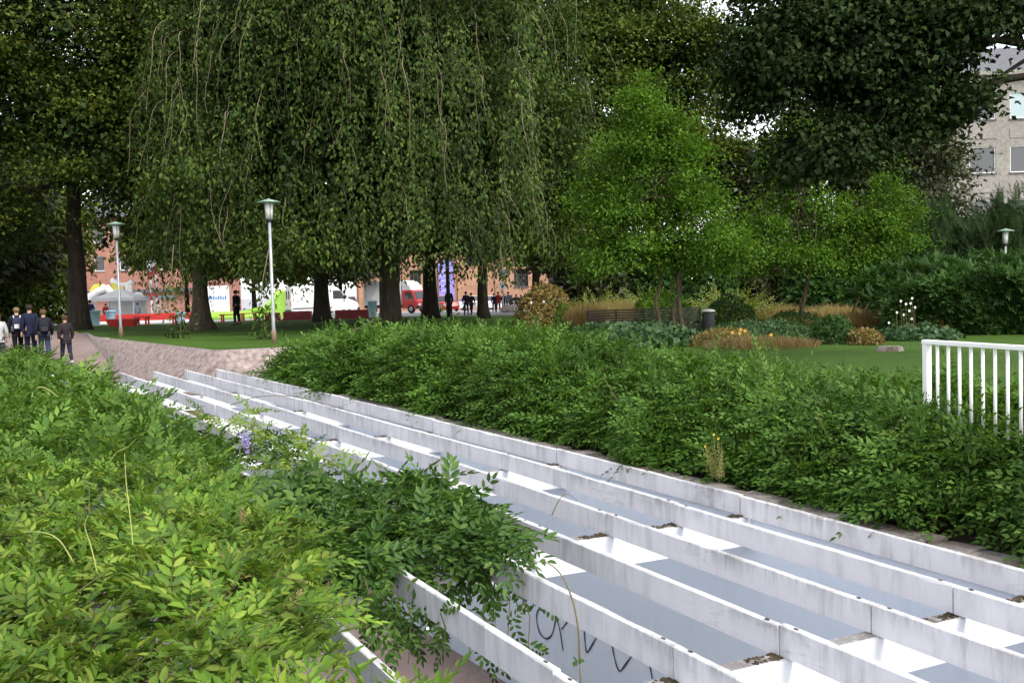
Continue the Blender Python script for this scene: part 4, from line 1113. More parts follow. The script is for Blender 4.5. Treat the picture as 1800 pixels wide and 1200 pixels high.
mound('ground_cover', 965, 1235, 573, 28.6, 4.2, 2600, M['cover'], 'dark round-leaved ground cover spreading in front of the slatted bench', 'ground cover', L=0.16, W=0.14, seed=1, shape=1.0)
mound('autumn_shrub', 905, 1010, 508, 41, 4, 2600, M['autumn'], 'yellow-brown turning shrub at the left end of the flower garden', 'shrub', L=0.15, W=0.09, seed=2)
mound('fern_clump', 985, 1085, 508, 42.5, 3, 150, M['fern'], 'yellow-green ferns behind the turning shrub', 'fern', 'fern', seed=3)
mound('fern_clump', 1085, 1180, 506, 43.0, 3, 150, M['fern'], 'yellow-green ferns behind the middle of the bench', 'fern', 'fern', seed=33)
mound('ornamental_grass', 1000, 1066, 527, 36, 2.2, 1500, M['rust'], 'rusty brown grass tuft at the left end of the bench', 'grass', 'grass', W=0.022, seed=4)
mound('ornamental_grass', 1050, 1120, 522, 38.5, 2, 1300, M['wheat'], 'straw-coloured grass behind the left half of the bench', 'grass', 'grass', W=0.022, seed=5)
mound('garden_shrub', 1105, 1225, 519, 38, 2.5, 2300, M['youngtree'], 'low bright green shrub behind the right half of the bench', 'shrub', L=0.12, W=0.07, seed=6)
mound('garden_shrub', 975, 1010, 540, 37, 1.6, 700, M['youngtree'], 'small bright green shrub left of the rusty grass tuft', 'shrub', L=0.12, W=0.07, seed=66)
mound('fern_clump', 1235, 1335, 500, 39.5, 3, 170, M['fern'], 'tall pale ferns behind the small dark litter bin', 'fern', 'fern', seed=7)
mound('garden_shrub', 1235, 1330, 527, 37, 2, 1700, M['laurel'], 'green shrub just behind the litter bin', 'shrub', L=0.12, W=0.07, seed=8)
mound('ornamental_grass', 1325, 1420, 532, 39, 2.6, 1700, M['wheat'], 'straw-coloured grass left of the forked young trunk', 'grass', 'grass', W=0.022, seed=9)
mound('ornamental_grass', 1415, 1510, 532, 38.4, 2.6, 1700, M['wheat'], 'straw-coloured grass right of the forked young trunk', 'grass', 'grass', W=0.022, seed=10)
mound('clipped_mound', 1345, 1450, 546, 34.5, 2, 2200, M['laurel'], 'dark clipped low mound at the foot of the forked young trunk', 'shrub', L=0.07, W=0.04, seed=11)
mound('ornamental_grass', 1470, 1590, 538, 31, 2.4, 2200, M['rust'], 'rusty brown grass at the feet of the slender-stemmed tree', 'grass', 'grass', W=0.02, seed=12)
mound('ornamental_grass', 1570, 1672, 545, 29.5, 2, 1800, M['rust'], 'rusty brown grass under the white flowers', 'grass', 'grass', W=0.02, seed=13)
mound('herb_patch', 1215, 1330, 580, 27, 2.6, 1500, M['autumn'], 'dull green and brown herbs below the yellow flowers', 'plant', L=0.10, W=0.035, seed=14)
mound('ornamental_grass', 1240, 1440, 588, 25.5, 2.0, 1600, M['rust'], 'low dark rusty grass at the front edge of the flower garden', 'grass', 'grass', W=0.018, seed=15)
mound('herb_patch', 1230, 1430, 566, 30, 2.5, 2200, M['cover'], 'grey-green low herbs between bench and clipped mound', 'plant', L=0.10, W=0.05, seed=16)
mound('garden_shrub', 1425, 1505, 563, 26.5, 1.4, 1500, M['laurel'], 'compact green shrub at the front of the flower bed', 'shrub', L=0.10, W=0.06, seed=17)
mound('autumn_shrub', 1490, 1550, 578, 25.8, 1.2, 900, M['autumn'], 'small browning shrub beside the stone at the lawn edge', 'shrub', L=0.10, W=0.06, seed=18)
mound('ground_cover', 1535, 1685, 576, 27.2, 2.2, 1500, M['cover'], 'dark ground cover below the white flowers near the railing', 'ground cover', L=0.13, W=0.11, seed=19)
# dark shrubbery closing the garden at the back
for q, (a, b_, yt, d, m_, lab) in enumerate([(985, 1130, 452, 50, 'brownleaf', 'dark shrub behind the ferns left of the young stems'), (1110, 1290, 445, 49, 'laurel', 'dark shrub behind the stems of the bench tree'), (1270, 1420, 440, 50, 'brownleaf', 'dark shrub behind the straw-coloured grass'),
                                            (1400, 1560, 430, 47, 'laurel', 'dark shrub behind the slender-stemmed tree'), (1540, 1660, 420, 46, 'yew', 'dark shrub at the left end of the yew'), (1640, 1860, 400, 47, 'yew', 'tall dark shrub closing the view below the office'), (-90, 60, 420, 64, 'linden', 'dark shrub behind the walkers at the left edge'), (20, 125, 455, 66, 'linden', 'dark shrub left of the big left trunk')]):
    mound('back_shrub', a - 20, b_ + 20, yt, d, 4, 6500, M[m_], lab, 'shrub', L=0.36, W=0.21, seed=60 + q, group='shrubs at the back of the garden')
def flowers(name, pts, d, ybase, mat, label, petal=0.035, n=6):
    root = thing(name, at_d(pts[0][0], ybase, d), label, 'flower'); st = MB()
    for i, (x, y) in enumerate(pts):
        p = at_d(x, y, d + 0.1 * math.sin(i * 2.2)); g = at_d(x + 3 * math.sin(i), ybase, d); st.tube([g, (g + p) / 2 + np.array([0.02, 0, 0]), p], [0.006, 0.005, 0.004], 4)
        fl = MB()
        for q in range(n):
            a = q * 2 * math.pi / n; dr = np.array([math.cos(a), -0.25, math.sin(a)]); sd = np.array([-math.sin(a), 0, math.cos(a)]); c = p + np.array([0, -0.02, 0])
            fl.add([c, c + dr * petal * 0.6 + sd * petal * 0.42, c + dr * petal, c + dr * petal * 0.6 - sd * petal * 0.42], [(0, 1, 2, 3)])
        local(fl.build('blossom', mat), root)
    local(st.build('flower_stems', M['stem']), root)
flowers('white_anemone', [(1583, 529), (1603, 524), (1600, 533), (1592, 534), (1608, 540), (1598, 546), (1576, 549), (1602, 560), (1562, 567), (1588, 553)], 26.8, 600, M['white_petal'], 'white autumn flowers on thin stems above the rusty grass', 0.034)
flowers('orange_lily', [(1287, 584), (1300, 585), (1302, 579), (1309, 581), (1355, 588)], 24.5, 615, M['yellow_petal'], 'orange-yellow lilies at the front of the flower garden', 0.045, 5)
flowers('yellow_weed_flower', [(1254, 763), (1239, 784), (1262, 770)], 11.7, 830, M['yellow_petal'], 'tiny yellow flowers on the weed at the hedge foot', 0.014, 5)
# stone at the lawn edge
mb = MB(); b = on_ground(1565, 617)
ring = [(b[0] + 0.33 * math.cos(a) * (1 + .15 * math.sin(3 * a)), b[1] + 0.2 * math.sin(a), b[2]) for a in np.linspace(0, 6.28, 11)[:-1]]
mb.add([(x, y, z - 0.05) for x, y, z in ring] + [(b[0] + (x - b[0]) * .8, b[1] + (y - b[1]) * .8, b[2] + .09 + .02 * math.sin(x * 30)) for x, y, z in ring], [tuple(range(9, -1, -1)), tuple(range(10, 20))] + [(i, (i + 1) % 10, (i + 1) % 10 + 10, i + 10) for i in range(10)])
tag(mb.build('edge_stone', M['coping']), 'flat pale stone lying where the lawn meets the flower bed', 'stone')

# ------------------------------------------------------------------ bench and bin
M['bench'] = m_plain('dark_bench_slat', (0.030, 0.024, 0.026), 0.6)
M['iron'] = m_plain('dark_iron', (0.022, 0.021, 0.025), 0.5)
dBn = 33.0; pL = on_ground_d(1031, dBn); pR = on_ground_d(1231, dBn + 0.5)
bl = float(np.hypot(pR[0] - pL[0], pR[1] - pL[1])); ba = math.atan2(pR[1] - pL[1], pR[0] - pL[0])
zb = at_d(1130, 543, dBn)[2] - 0.86
bench = thing('slatted_bench', (pL[0], pL[1], zb), 'long dark slatted bench seen from behind in the flower garden', 'bench', None, ba)
for i in range(9):
    mb = MB(); z = 0.16 + i * 0.082; lean = -0.10 * (z - 0.4)
    mb.box((0, -0.012 + lean, z), (bl, 0.012 + lean, z + 0.048), None, 0.006); mb.build('back_slat', M['bench'], bench)
for i in range(5):
    mb = MB(); x = 0.03 + (bl - 0.06) * i / 4
    mb.add([(x - 0.025, -0.045, -0.1), (x + 0.025, -0.045, -0.1), (x + 0.025, -0.115, 0.86), (x - 0.025, -0.115, 0.86), (x - 0.025, 0.0, -0.1), (x + 0.025, 0, -0.1), (x + 0.025, -0.07, 0.86), (x - 0.025, -0.07, 0.86)],
           [(0, 1, 2, 3), (7, 6, 5, 4), (0, 4, 5, 1), (1, 5, 6, 2), (2, 6, 7, 3), (3, 7, 4, 0)])
    mb.build('back_post', M['iron'], bench)
    mb = MB(); mb.box((x - 0.02, 0.02, 0.36), (x + 0.02, 0.5, 0.40)); mb.box((x - 0.02, 0.44, -0.1), (x + 0.02, 0.48, 0.36)); mb.build('leg', M['iron'], bench)
for i in range(6):
    mb = MB(); mb.box((0, 0.04 + i * 0.078, 0.402), (bl, 0.095 + i * 0.078, 0.435), None, 0.006); mb.build('seat_slat', M['bench'], bench)
b = at_d(1245, 543, 33.4); bn = thing('litter_bin', (b[0], b[1], b[2] - 0.75), 'small dark litter bin with a pale lid beside the bench', 'bin')
mb = MB(); mb.lathe([(0.17, -0.1), (0.19, 0.1), (0.2, 0.6), (0.2, 0.62)], 18); mb.build('body', M['iron'], bn, True)
mb = MB(); mb.lathe([(0.225, 0.66), (0.23, 0.69), (0.16, 0.73), (0.02, 0.75)], 18); mb.build('lid', m_plain('pale_bin_lid', (0.35, 0.36, 0.33), 0.4), bn, True)
mb = MB()
for q in range(4): a = q * 1.57 + .4; mb.box((0.18 * math.cos(a) - .01, 0.18 * math.sin(a) - .01, 0.6), (0.18 * math.cos(a) + .01, 0.18 * math.sin(a) + .01, 0.67))
mb.build('lid_bracket', M['iron'], bn)

# ------------------------------------------------------------------ white railing
M['rail'] = m_paint('white_railing_paint', (0.82, 0.82, 0.80), (0.45, 0.44, 0.40), 0.5, False, False, 0.3)
f0 = at_d(1629, 597, 11.0); fd = unit(np.array([0.27, -0.963, 0])); fa = math.atan2(fd[1], fd[0])
fence = thing('white_railing', (f0[0], f0[1], f0[2] - 1.15), 'white metal railing standing in the hedge at the right edge', 'railing', None, fa)
mb = MB(); mb.box((-0.035, -0.03, -0.15), (0.035, 0.03, 1.105), None, 0.004); mb.build('post', M['rail'], fence)
mb = MB(); mb.box((1.5 * 2 - 0.035, -0.03, -0.15), (3.0 + 0.035, 0.03, 1.105), None, 0.004); mb.build('post', M['rail'], fence)
mb = MB(); mb.box((-0.04, -0.035, 1.107), (3.05, 0.035, 1.15), None, 0.008); mb.build('top_rail', M['rail'], fence)
mb = MB(); mb.box((0.037, -0.02, 0.10), (2.96, 0.02, 0.14), None, 0.004); mb.build('bottom_rail', M['rail'], fence)
barm = MB(); barm.lathe([(0.0165, 0.142), (0.0165, 1.105)], 12); barme = barm.mesh('bar', M['rail'], True)
for i in range(1, 18):
    o = link('bar', barme, fence); o.location = (0.167 * i, 0, 0)

# ------------------------------------------------------------------ lamp posts
M['galv'] = m_plain('galvanised_pole', (0.33, 0.34, 0.36), 0.45, 0.2, 5, 0.4)
M['verdi'] = m_plain('green_copper_cap', (0.20, 0.30, 0.24), 0.5)
M['frost'] = m_plain('frosted_lamp_glass', (0.62, 0.62, 0.58), 0.3, 0.05)
M['rust_foot'] = m_plain('rusty_foot', (0.20, 0.13, 0.09), 0.8)
def lamp(px, d, h, label):
    b = on_ground_d(px, d); root = thing('lamp_post', b, label, 'lamp post', 'park lamp posts')
    mb = MB(); mb.tube([(0, 0, -0.2), (0, 0, 0.5), (0, 0, h - 0.62)], [0.06, 0.05, 0.042], 12); mb.build('pole', M['galv'], root, True)
    mb = MB(); mb.lathe([(0.075, -0.05), (0.075, 0.30), (0.062, 0.38)], 12); mb.build('foot', M['rust_foot'], root, True)
    mb = MB(); mb.lathe([(0.06, h - 0.66), (0.085, h - 0.62), (0.085, h - 0.57)], 14); mb.build('collar', M['iron'], root, True)
    g = MB(); g.lathe([(0.10, h - 0.568), (0.125, h - 0.12)], 16); go = g.build('glass', M['frost'], root, True)
    mb = MB()
    for q in range(4):
        a = q * math.pi / 2 + 0.5; mb.tube([(0.112 * math.cos(a), 0.112 * math.sin(a), h - 0.57), (0.138 * math.cos(a), 0.138 * math.sin(a), h - 0.10)], 0.009, 5)
    mb.build('bracket', M['iron'], root)
    mb = MB(); mb.lathe([(0.10, h - 0.115), (0.33, h - 0.095), (0.345, h - 0.075), (0.15, h - 0.02), (0.04, h + 0.01), (0.01, h + 0.03)], 28); mb.build('cap', M['verdi'], root, True)
    return root
lamp(213, 38.6, 4.2, 'farther park lamp with green cap beside the big left trunk')
lamp(482, 31.0, 4.2, 'nearer park lamp with flat green cap at the left end of the hedge')
lamp(1768, 41.5, 3.4, 'park lamp half hidden in dark foliage below the office building')

# low timber rail sticking out of the hedge beside the elm trunk
mb = MB(); mb.tube([at_d(604, 590, 33), at_d(640, 573, 36), at_d(658, 561, 37.5), at_d(668, 560, 38), at_d(674, 568, 38.3)], [0.05] * 5, 8)
tag(mb.build('handrail', M['bark_thin'], None, True), 'bent wooden handrail sloping out of the hedge by the elm trunk', 'handrail')

# ------------------------------------------------------------------ wisteria over the beams
WPX = [(455, 835), (520, 828), (575, 845), (620, 848), (680, 836), (745, 828), (815, 846), (870, 880), (905, 905), (938, 928), (930, 968), (860, 965), (815, 952), (800, 955), (760, 962), (720, 962), (680, 962), (650, 985), (630, 1000), (590, 995), (560, 985), (520, 930), (470, 890)]
WP = [tuple(at_z(x, y, -2.0)[:2]) for x, y in WPX]
wx = np.array(WP); X = rng.uniform(wx[:, 0].min(), wx[:, 0].max(), 30000); Y = rng.uniform(wx[:, 1].min(), wx[:, 1].max(), 30000)
ins, dist = poly_dist(X, Y, WP); ins &= dist > 0.16
X, Y, dist = X[ins], Y[ins], dist[ins]
nW = 1150; X, Y, dist = X[:nW], Y[:nW], dist[:nW]; nW = len(X)
Z = -2.12 + 0.16 * (1 - np.exp(-dist / 0.3)) + 0.05 * wob(X * 4, Y * 4, 1) - rng.exponential(0.11, nW)
cx_, cy_ = X.mean(), Y.mean(); out = unit(np.stack([X - cx_, Y - cy_, np.zeros(nW)], -1))
D = unit(up_dirs(nW, (-30, 45)) + out * 0.8); N = up_norm(nW, 0.35)
TW = [spray_template(5, 0.26, 0.082, 0.036, 0.45, (70, 38), 90 + q, False) for q in range(3)]
wist = thing('wisteria', (float(cx_), float(cy_), -2.3), 'dark green climbing wisteria sprawling across the near pergola beams', 'climber')
sc = rng.uniform(0.95, 1.5, nW)
me_w = []
for T in TW:
    V0, F0 = spray_leaves(np.zeros((1, 3)), np.array([[1.0, 0, 0]]), np.array([[0, 0, 1.0]]), np.ones(1), [T], True, 0.2)
    V2, F2 = stem_tubes(np.zeros((1, 3)), np.array([[1.0, 0, 0]]), np.array([[0, 0, 1.0]]), np.ones(1), 0.26, 0.45, 0.003)
    me_w.append(np_mesh('leaf', np.concatenate([V0, V2]), np.concatenate([F0, F2 + len(V0)]), M['wisteria']))
order = np.argsort(-Z)
for q in order[:270]: place(me_w[q % 3], 'leaf', np.array([X[q], Y[q], Z[q]]), D[q], N[q], float(sc[q]), wist)
rs = order[270:]
V1, F1 = spray_leaves(np.stack([X, Y, Z], -1)[rs], D[rs], N[rs], sc[rs], TW, True, 0.2); stuff_part('inner_leaves', V1, F1, M['wisteria'], wist)
# strands hanging below the beams
hp = []; hd = []; hn = []
mb = MB()
for (x, y, n_, d) in [(640, 1040, 12, 7.6), (690, 1050, 12, 7.9), (735, 1060, 12, 8.1), (770, 1045, 8, 8.1), (850, 995, 8, 8.9), (868, 1025, 5, 8.6), (890, 1050, 2, 8.2), (820, 1110, 6, 7.4), (775, 1105, 5, 7.4), (925, 1085, 3, 8.3), (650, 1065, 9, 7.7), (715, 1085, 9, 7.8)]:
    p = at_d(x, y, d)
    for q in range(n_): hp.append(p + rng.normal(size=3) * np.array([0.13, 0.16, 0.12])); hd.append(rng.normal(size=3) * 0.5 + np.array([0, 0, -0.7])); hn.append(rng.normal(size=3) * 0.4 + np.array([-0.3, -0.8, 0.3]))
    mb.tube([p + np.array([0, 0, 0.12]), p + np.array([0.03, 0.02, 0.0]), p + np.array([0, 0, -0.35])], [0.006, 0.005, 0.003], 5)
V1, F1 = spray_leaves(np.array(hp), np.array(hd), np.array(hn), rng.uniform(0.7, 1.1, len(hp)), TW, True, 0.2); stuff_part('hanging_leaves', V1, F1, M['wisteria'], wist)
o = local(mb.build('hanging_vines', M['stem']), wist); o['kind'] = 'stuff'
# young pale shoots along the farther beams, and a flower cluster
yp = [(430, 735, 14.2), (440, 745, 14.0), (455, 770, 13.2), (470, 800, 12.4), (500, 790, 12.4), (520, 800, 12.0), (545, 800, 11.9), (560, 815, 11.6), (590, 800, 11.8), (410, 740, 14.5), (395, 735, 15), (370, 730, 15.6), (350, 725, 16), (440, 725, 14.4), (480, 770, 12.9), (460, 815, 12), (330, 722, 16.6), (440, 712, 14.6), (525, 780, 12.3), (600, 815, 11.6)]
ypl = []
for x, y, d in yp:
    for q in range(5): ypl.append(at_d(x + rng.normal() * 9, y + rng.normal() * 7 + 8, d))
ypl = np.array(ypl); V1, F1 = spray_leaves(ypl, up_dirs(len(ypl), (-40, 60)), up_norm(len(ypl), 0.5), rng.uniform(0.7, 1.15, len(ypl)), TW, True, 0.2)
yv = thing('young_vine', at_d(470, 800, 12.6), 'pale yellow-green young vine shoots curling over the middle pergola beams', 'climber'); stuff_part('leaves', V1, F1, M['young'], yv)
dp = []
for x, y, d in [(480, 775, 12.8), (500, 785, 12.5), (515, 800, 12.2), (455, 790, 12.8), (535, 790, 12.2), (505, 770, 12.7), (490, 800, 12.4), (470, 785, 12.6)]:
    for q in range(7): dp.append(at_d(x + rng.normal() * 9, y + rng.normal() * 8 + 6, d))
dp = np.array(dp); V1, F1 = spray_leaves(dp, up_dirs(len(dp), (-30, 60)), up_norm(len(dp), 0.5), rng.uniform(0.7, 1.1, len(dp)), TW, True, 0.2); stuff_part('dark_leaves', V1, F1, M['wisteria'], yv)
for pts, ds, r_ in [([(405, 712), (440, 700), (480, 695), (530, 698), (560, 708), (590, 716), (625, 705)], [14.6, 14.4, 14.3, 14.2, 14.0, 13.8, 13.8], 0.006), ([(450, 835), (475, 815), (500, 775), (540, 768), (575, 772), (600, 790)], [12.2, 12.4, 12.6, 12.6, 12.3, 12.0], 0.006),
                    ([(1019, 1165), (1017, 1110), (1008, 1060), (990, 1015), (965, 990), (940, 988), (925, 1000)], [7.2, 7.2, 7.25, 7.3, 7.35, 7.4, 7.4], 0.008), ([(1022, 1210), (1020, 1185), (1019, 1165)], [7.0, 7.1, 7.2], 0.008), ([(970, 905), (985, 875), (1000, 868), (1015, 880)], [10.0] * 4, 0.006),
                    ([(920, 1010), (918, 1060), (925, 1120), (930, 1200)], [7.6, 7.6, 7.5, 7.4], 0.003)]:
    shoot(pts, ds, r_, 'tendril', M['stem'], yv)
gl = MB(); c = at_d(1015, 1160, 7.2)
for a in range(3):
    dr = unit(np.array([math.cos(a * 2.1), -0.4, math.sin(a * 2.1) * 0.6])); sd = unit(np.cross(dr, [0, -0.6, 1]))
    gl.add([c, c + dr * 0.03 + sd * 0.022, c + dr * 0.055, c + dr * 0.03 - sd * 0.022], [(0, 1, 2, 3)])
local(gl.build('tendril_leaf', M['wisteria']), yv)
fb = MB()
for q in range(90):
    u = rng.uniform(); p = at_d(431 + 4 * u, 762 + u * 33, 12.4) + rng.normal(size=3) * 0.035 * (1.1 - u); dr = unit(rng.normal(size=3) + np.array([0, -0.6, -0.3])); sd = unit(np.cross(dr, [0.3, -1, 0.2]))
    fb.add([p, p + dr * 0.016 + sd * 0.012, p + dr * 0.028, p + dr * 0.016 - sd * 0.012], [(0, 1, 2, 3)])
o = fb.build('blossom_cluster', M['lilac_petal']); local(o, yv); o['kind'] = 'stuff'; o['label'] = 'hanging lilac wisteria blossom'
# ------------------------------------------------------------------ people
def skin_mesh(name, verts, edges, radii, root_i, sub=1):
    me = bpy.data.meshes.new(name); me.from_pydata([Vector(v) for v in verts], edges, []); o = bpy.data.objects.new(name, me); col.objects.link(o)
    o.modifiers.new('skin', 'SKIN'); sv = me.skin_vertices[0].data
    for i, r in enumerate(radii): sv[i].radius = (r, r) if not isinstance(r, tuple) else r; sv[i].use_root = (i == root_i)
    m = o.modifiers.new('sub', 'SUBSURF'); m.levels = sub; m.render_levels = sub
    dg = bpy.context.evaluated_depsgraph_get(); res = bpy.data.meshes.new_from_object(o.evaluated_get(dg)); bpy.data.objects.remove(o)
    res.polygons.foreach_set('use_smooth', [True] * len(res.polygons)); res.name = name
    return res
def person_meshes(stride=0.16, arm=0.1, bag=False):
    sh, hip = 0.175, 0.095
    J_ = {'pel': (0, 0, 0.94), 'sp': (0, 0.01, 1.12), 'ch': (0, 0.0, 1.32), 'nk': (0, 0.02, 1.48), 'hb': (0, 0.035, 1.55), 'hd': (0, 0.045, 1.645), 'ht': (0, 0.035, 1.715)}
    R_ = {'pel': 0.135, 'sp': 0.125, 'ch': 0.145, 'nk': 0.06, 'hb': 0.065, 'hd': 0.098, 'ht': 0.062}
    E_ = [('pel', 'sp'), ('sp', 'ch'), ('ch', 'nk'), ('nk', 'hb'), ('hb', 'hd'), ('hd', 'ht')]
    for s, k, sg in (('L', -1, 1), ('R', 1, -1)):
        ph = stride * sg; ap = -arm * sg
        J_.update({'s' + s: (k * sh, 0, 1.41), 'e' + s: (k * 0.245, ap * 0.5 - 0.02, 1.14), 'w' + s: (k * 0.25, ap + 0.05, 0.91), 'p' + s: (k * 0.25, ap + 0.075, 0.83), 'h' + s: (k * hip, 0, 0.88),
                   'k' + s: (k * (hip + 0.005), ph * 0.55 + 0.03, 0.49), 'a' + s: (k * (hip + 0.01), ph - (0.06 if ph < 0 else 0), 0.09 + (0.05 if ph < 0 else 0)), 't' + s: (k * (hip + 0.03), ph + 0.14, 0.035)})
        R_.update({'s' + s: 0.072, 'e' + s: 0.046, 'w' + s: 0.030, 'p' + s: 0.036, 'h' + s: 0.092, 'k' + s: 0.062, 'a' + s: 0.042, 't' + s: 0.034})
        E_ += [('ch', 's' + s), ('s' + s, 'e' + s), ('e' + s, 'w' + s), ('w' + s, 'p' + s), ('pel', 'h' + s), ('h' + s, 'k' + s), ('k' + s, 'a' + s), ('a' + s, 't' + s)]
        for q, (dx, dy, dz) in enumerate([(-0.02, 0.055, -0.075), (0.0, 0.03, -0.085), (0.01, 0.01, -0.085), (0.01, -0.012, -0.07), (-k * 0.03 - 0.0, 0.045, -0.03)]):
            J_['f%d%s' % (q, s)] = (k * 0.25 + dx * k, ap + 0.075 + dy, 0.83 + dz); R_['f%d%s' % (q, s)] = 0.010; E_.append(('p' + s, 'f%d%s' % (q, s)))
    def sub_(keys, edges, grow, name, root, drop=()):
        ks = [k for k in keys]; ix = {k: i for i, k in enumerate(ks)}
        return skin_mesh(name, [J_[k] for k in ks], [(ix[a], ix[b]) for a, b in edges if a in ix and b in ix], [R_[k] + grow.get(k, grow['*']) for k in ks], ix[root])
    body = sub_(list(J_), E_, {'*': 0.0}, 'person', 'pel')
    J_['hemc'] = (0, 0, 0.86); R_['hemc'] = 0.14
    jk = ['hemc', 'pel', 'sp', 'ch', 'nk', 'sL', 'eL', 'wL', 'sR', 'eR', 'wR']
    jacket = sub_(jk, E_ + [('hemc', 'pel')], {'*': 0.028, 'nk': 0.03, 'wL': 0.02, 'wR': 0.02, 'ch': 0.035}, 'jacket', 'pel')
    trousers = sub_(['pel', 'hL', 'kL', 'aL', 'hR', 'kR', 'aR'], E_, {'*': 0.018, 'pel': 0.0}, 'trousers', 'pel')
    shoes = []
    for s in 'LR':
        shm = MB()
        a, t = Vector(J_['a' + s]), Vector(J_['t' + s]); d = (t - a); d.z = 0; d.normalize()
        shm.tube([a + Vector((0, 0, -0.03)) - d * 0.05, a + Vector((0, 0, -0.045)) + d * 0.06, t + d * 0.05 + Vector((0, 0, 0.0)), t + d * 0.085], [0.050, 0.054, 0.046, 0.02], 8); shoes.append(shm.mesh('shoe', M['iron'], True))
    hm = MB(); hm.lathe([(0.075, -0.075), (0.103, -0.03), (0.108, 0.02), (0.09, 0.07), (0.05, 0.098), (0.01, 0.105)], 14)
    hair = hm.mesh('hair', M['iron'], True)
    fm = MB()                                    # face: nose, eyes, mouth
    fm.add([(-0.012, 0.135, 1.63), (0.012, 0.135, 1.63), (0, 0.16, 1.622), (0, 0.138, 1.665)], [(0, 1, 2), (0, 2, 3), (1, 3, 2)])
    face = fm.mesh('nose', M['iron'], True)
    return dict(person=body, jacket=jacket, trousers=trousers, shoeL=shoes[0], shoeR=shoes[1], hair=hair, nose=face, head=J_['hd'])
PM = [person_meshes(0.17, 0.10), person_meshes(0.05, 0.03), person_meshes(-0.24, -0.16)]
SKIN = m_plain('skin', (0.50, 0.30, 0.21), 0.55)
_cm = {}
def cloth(c):
    k = tuple(round(v, 3) for v in c)
    if k not in _cm: _cm[k] = m_plain('cloth_%d' % len(_cm), c, 0.85, 0.25, 9, 0, 0.15)
    return _cm[k]
def person(pos, height, rz, jacket, trousers, hair, label, pose=0, shoes=(0.06, 0.055, 0.05), group=None):
    pm = PM[pose]; root = link('person', pm['person']); root.location = Vector([float(c) for c in pos]); root.rotation_euler = (0, 0, rz); s = height / 1.76; root.scale = (s, s, s)
    tag(root, label, 'person', group)
    def part(k, m):
        o = link(k, pm[k], root); o.material_slots[0].link = 'OBJECT' if o.material_slots else 'DATA'
        if not o.material_slots: pass
        else: o.material_slots[0].material = m
        return o
    if not pm['person'].materials: pm['person'].materials.append(SKIN)
    for k in ('jacket', 'trousers'):
        if not pm[k].materials: pm[k].materials.append(SKIN)
    part('jacket', cloth(tuple(c * 0.65 for c in jacket))); part('trousers', cloth(tuple(c * 0.65 for c in trousers))); part('shoeL', cloth(shoes)).name = 'shoe'; part('shoeR', cloth(shoes)).name = 'shoe'; h = part('hair', cloth(tuple(c * 0.45 for c in hair))); part('nose', SKIN)
    h.location = (pm['head'][0], pm['head'][1] - 0.018, pm['head'][2] + 0.025)
    return root
def backpack(pos, height, rz, c, c2, label):
    s = height / 1.76; root = thing('backpack', pos, label, 'backpack', None, rz); root.scale = (s, s, s)
    mb = MB(); P = []
    for z, w, d in ((1.02, 0.13, 0.09), (1.06, 0.165, 0.13), (1.25, 0.165, 0.135), (1.38, 0.14, 0.11), (1.43, 0.08, 0.06)):
        P.append([(w * math.cos(a) * (1 if abs(math.cos(a)) < .8 else .97), -0.19 - d * 0.45 + d * 0.62 * math.sin(a), z) for a in np.linspace(0, 2 * math.pi, 13)[:-1]])
    vs = [v for r in P for v in r]; fs = [tuple(range(11, -1, -1)), tuple(range(48, 60))]
    for i in range(4):
        for k in range(12): j = (k + 1) % 12; fs.append((i * 12 + k, i * 12 + j, i * 12 + 12 + j, i * 12 + 12 + k))
    mb.add(vs, fs); mb.build('bag', cloth(c), root, True)
    mb = MB(); mb.box((-0.10, -0.345, 1.06), (0.10, -0.30, 1.2), None, 0.012); mb.build('front_pocket', cloth(c2), root)
    for sx_ in (-1, 1):
        mb = MB(); mb.tube([(sx_ * 0.09, -0.17, 1.40), (sx_ * 0.11, -0.06, 1.49), (sx_ * 0.13, 0.10, 1.46), (sx_ * 0.15, 0.17, 1.32), (sx_ * 0.16, 0.08, 1.12), (sx_ * 0.15, -0.13, 1.06)], 0.017, 6); mb.build('strap', cloth(c2), root, True)
def pp(px, yfeet): return on_ground(px, yfeet, zpath)
# walkers on the path at the left, seen from behind
WK = math.radians(28)
p = pp(80, 637); person(p, 1.74, WK, (0.018, 0.018, 0.03), (0.05, 0.08, 0.14), (0.20, 0.12, 0.06), 'walker in jeans with a black backpack on the path, seen from behind', 0); backpack(p, 1.74, WK, (0.016, 0.016, 0.022), (0.03, 0.03, 0.04), 'black backpack worn by the walker in jeans')
p = pp(56, 634); person(p, 1.86, WK, (0.018, 0.022, 0.05), (0.02, 0.022, 0.045), (0.06, 0.045, 0.03), 'tall walker in a navy jacket between the two backpack wearers', 1)
p = pp(33, 631); person(p, 1.72, WK, (0.02, 0.02, 0.035), (0.015, 0.015, 0.02), (0.36, 0.24, 0.12), 'fair-haired walker in dark clothes wearing a dark and white backpack', 2); backpack(p, 1.72, WK, (0.03, 0.03, 0.06), (0.6, 0.58, 0.6), 'dark and white backpack worn by the fair-haired walker')
p = pp(118, 641); person(p, 1.62, WK + 0.2, (0.035, 0.025, 0.03), (0.03, 0.03, 0.05), (0.16, 0.08, 0.04), 'short walker in a dark jacket at the edge of the stone slope', 0, (0.4, 0.38, 0.36))
p = pp(1, 640); person(p, 1.62, WK, (0.52, 0.51, 0.50), (0.10, 0.11, 0.13), (0.12, 0.07, 0.04), 'walker in a pale grey jacket cut by the left edge of the picture', 1)
def far(px, yh_, yf, d, rz, jk, tr, lab, pose=0, hair=(0.05, 0.035, 0.025)):
    g = on_ground_d(px, d); h = min(1.92, max(1.5, (yf - yh_) * mpx(d))); person(g, h, rz, jk, tr, hair, lab, pose, group='people on the far street')
K_ = (0.012, 0.012, 0.014)
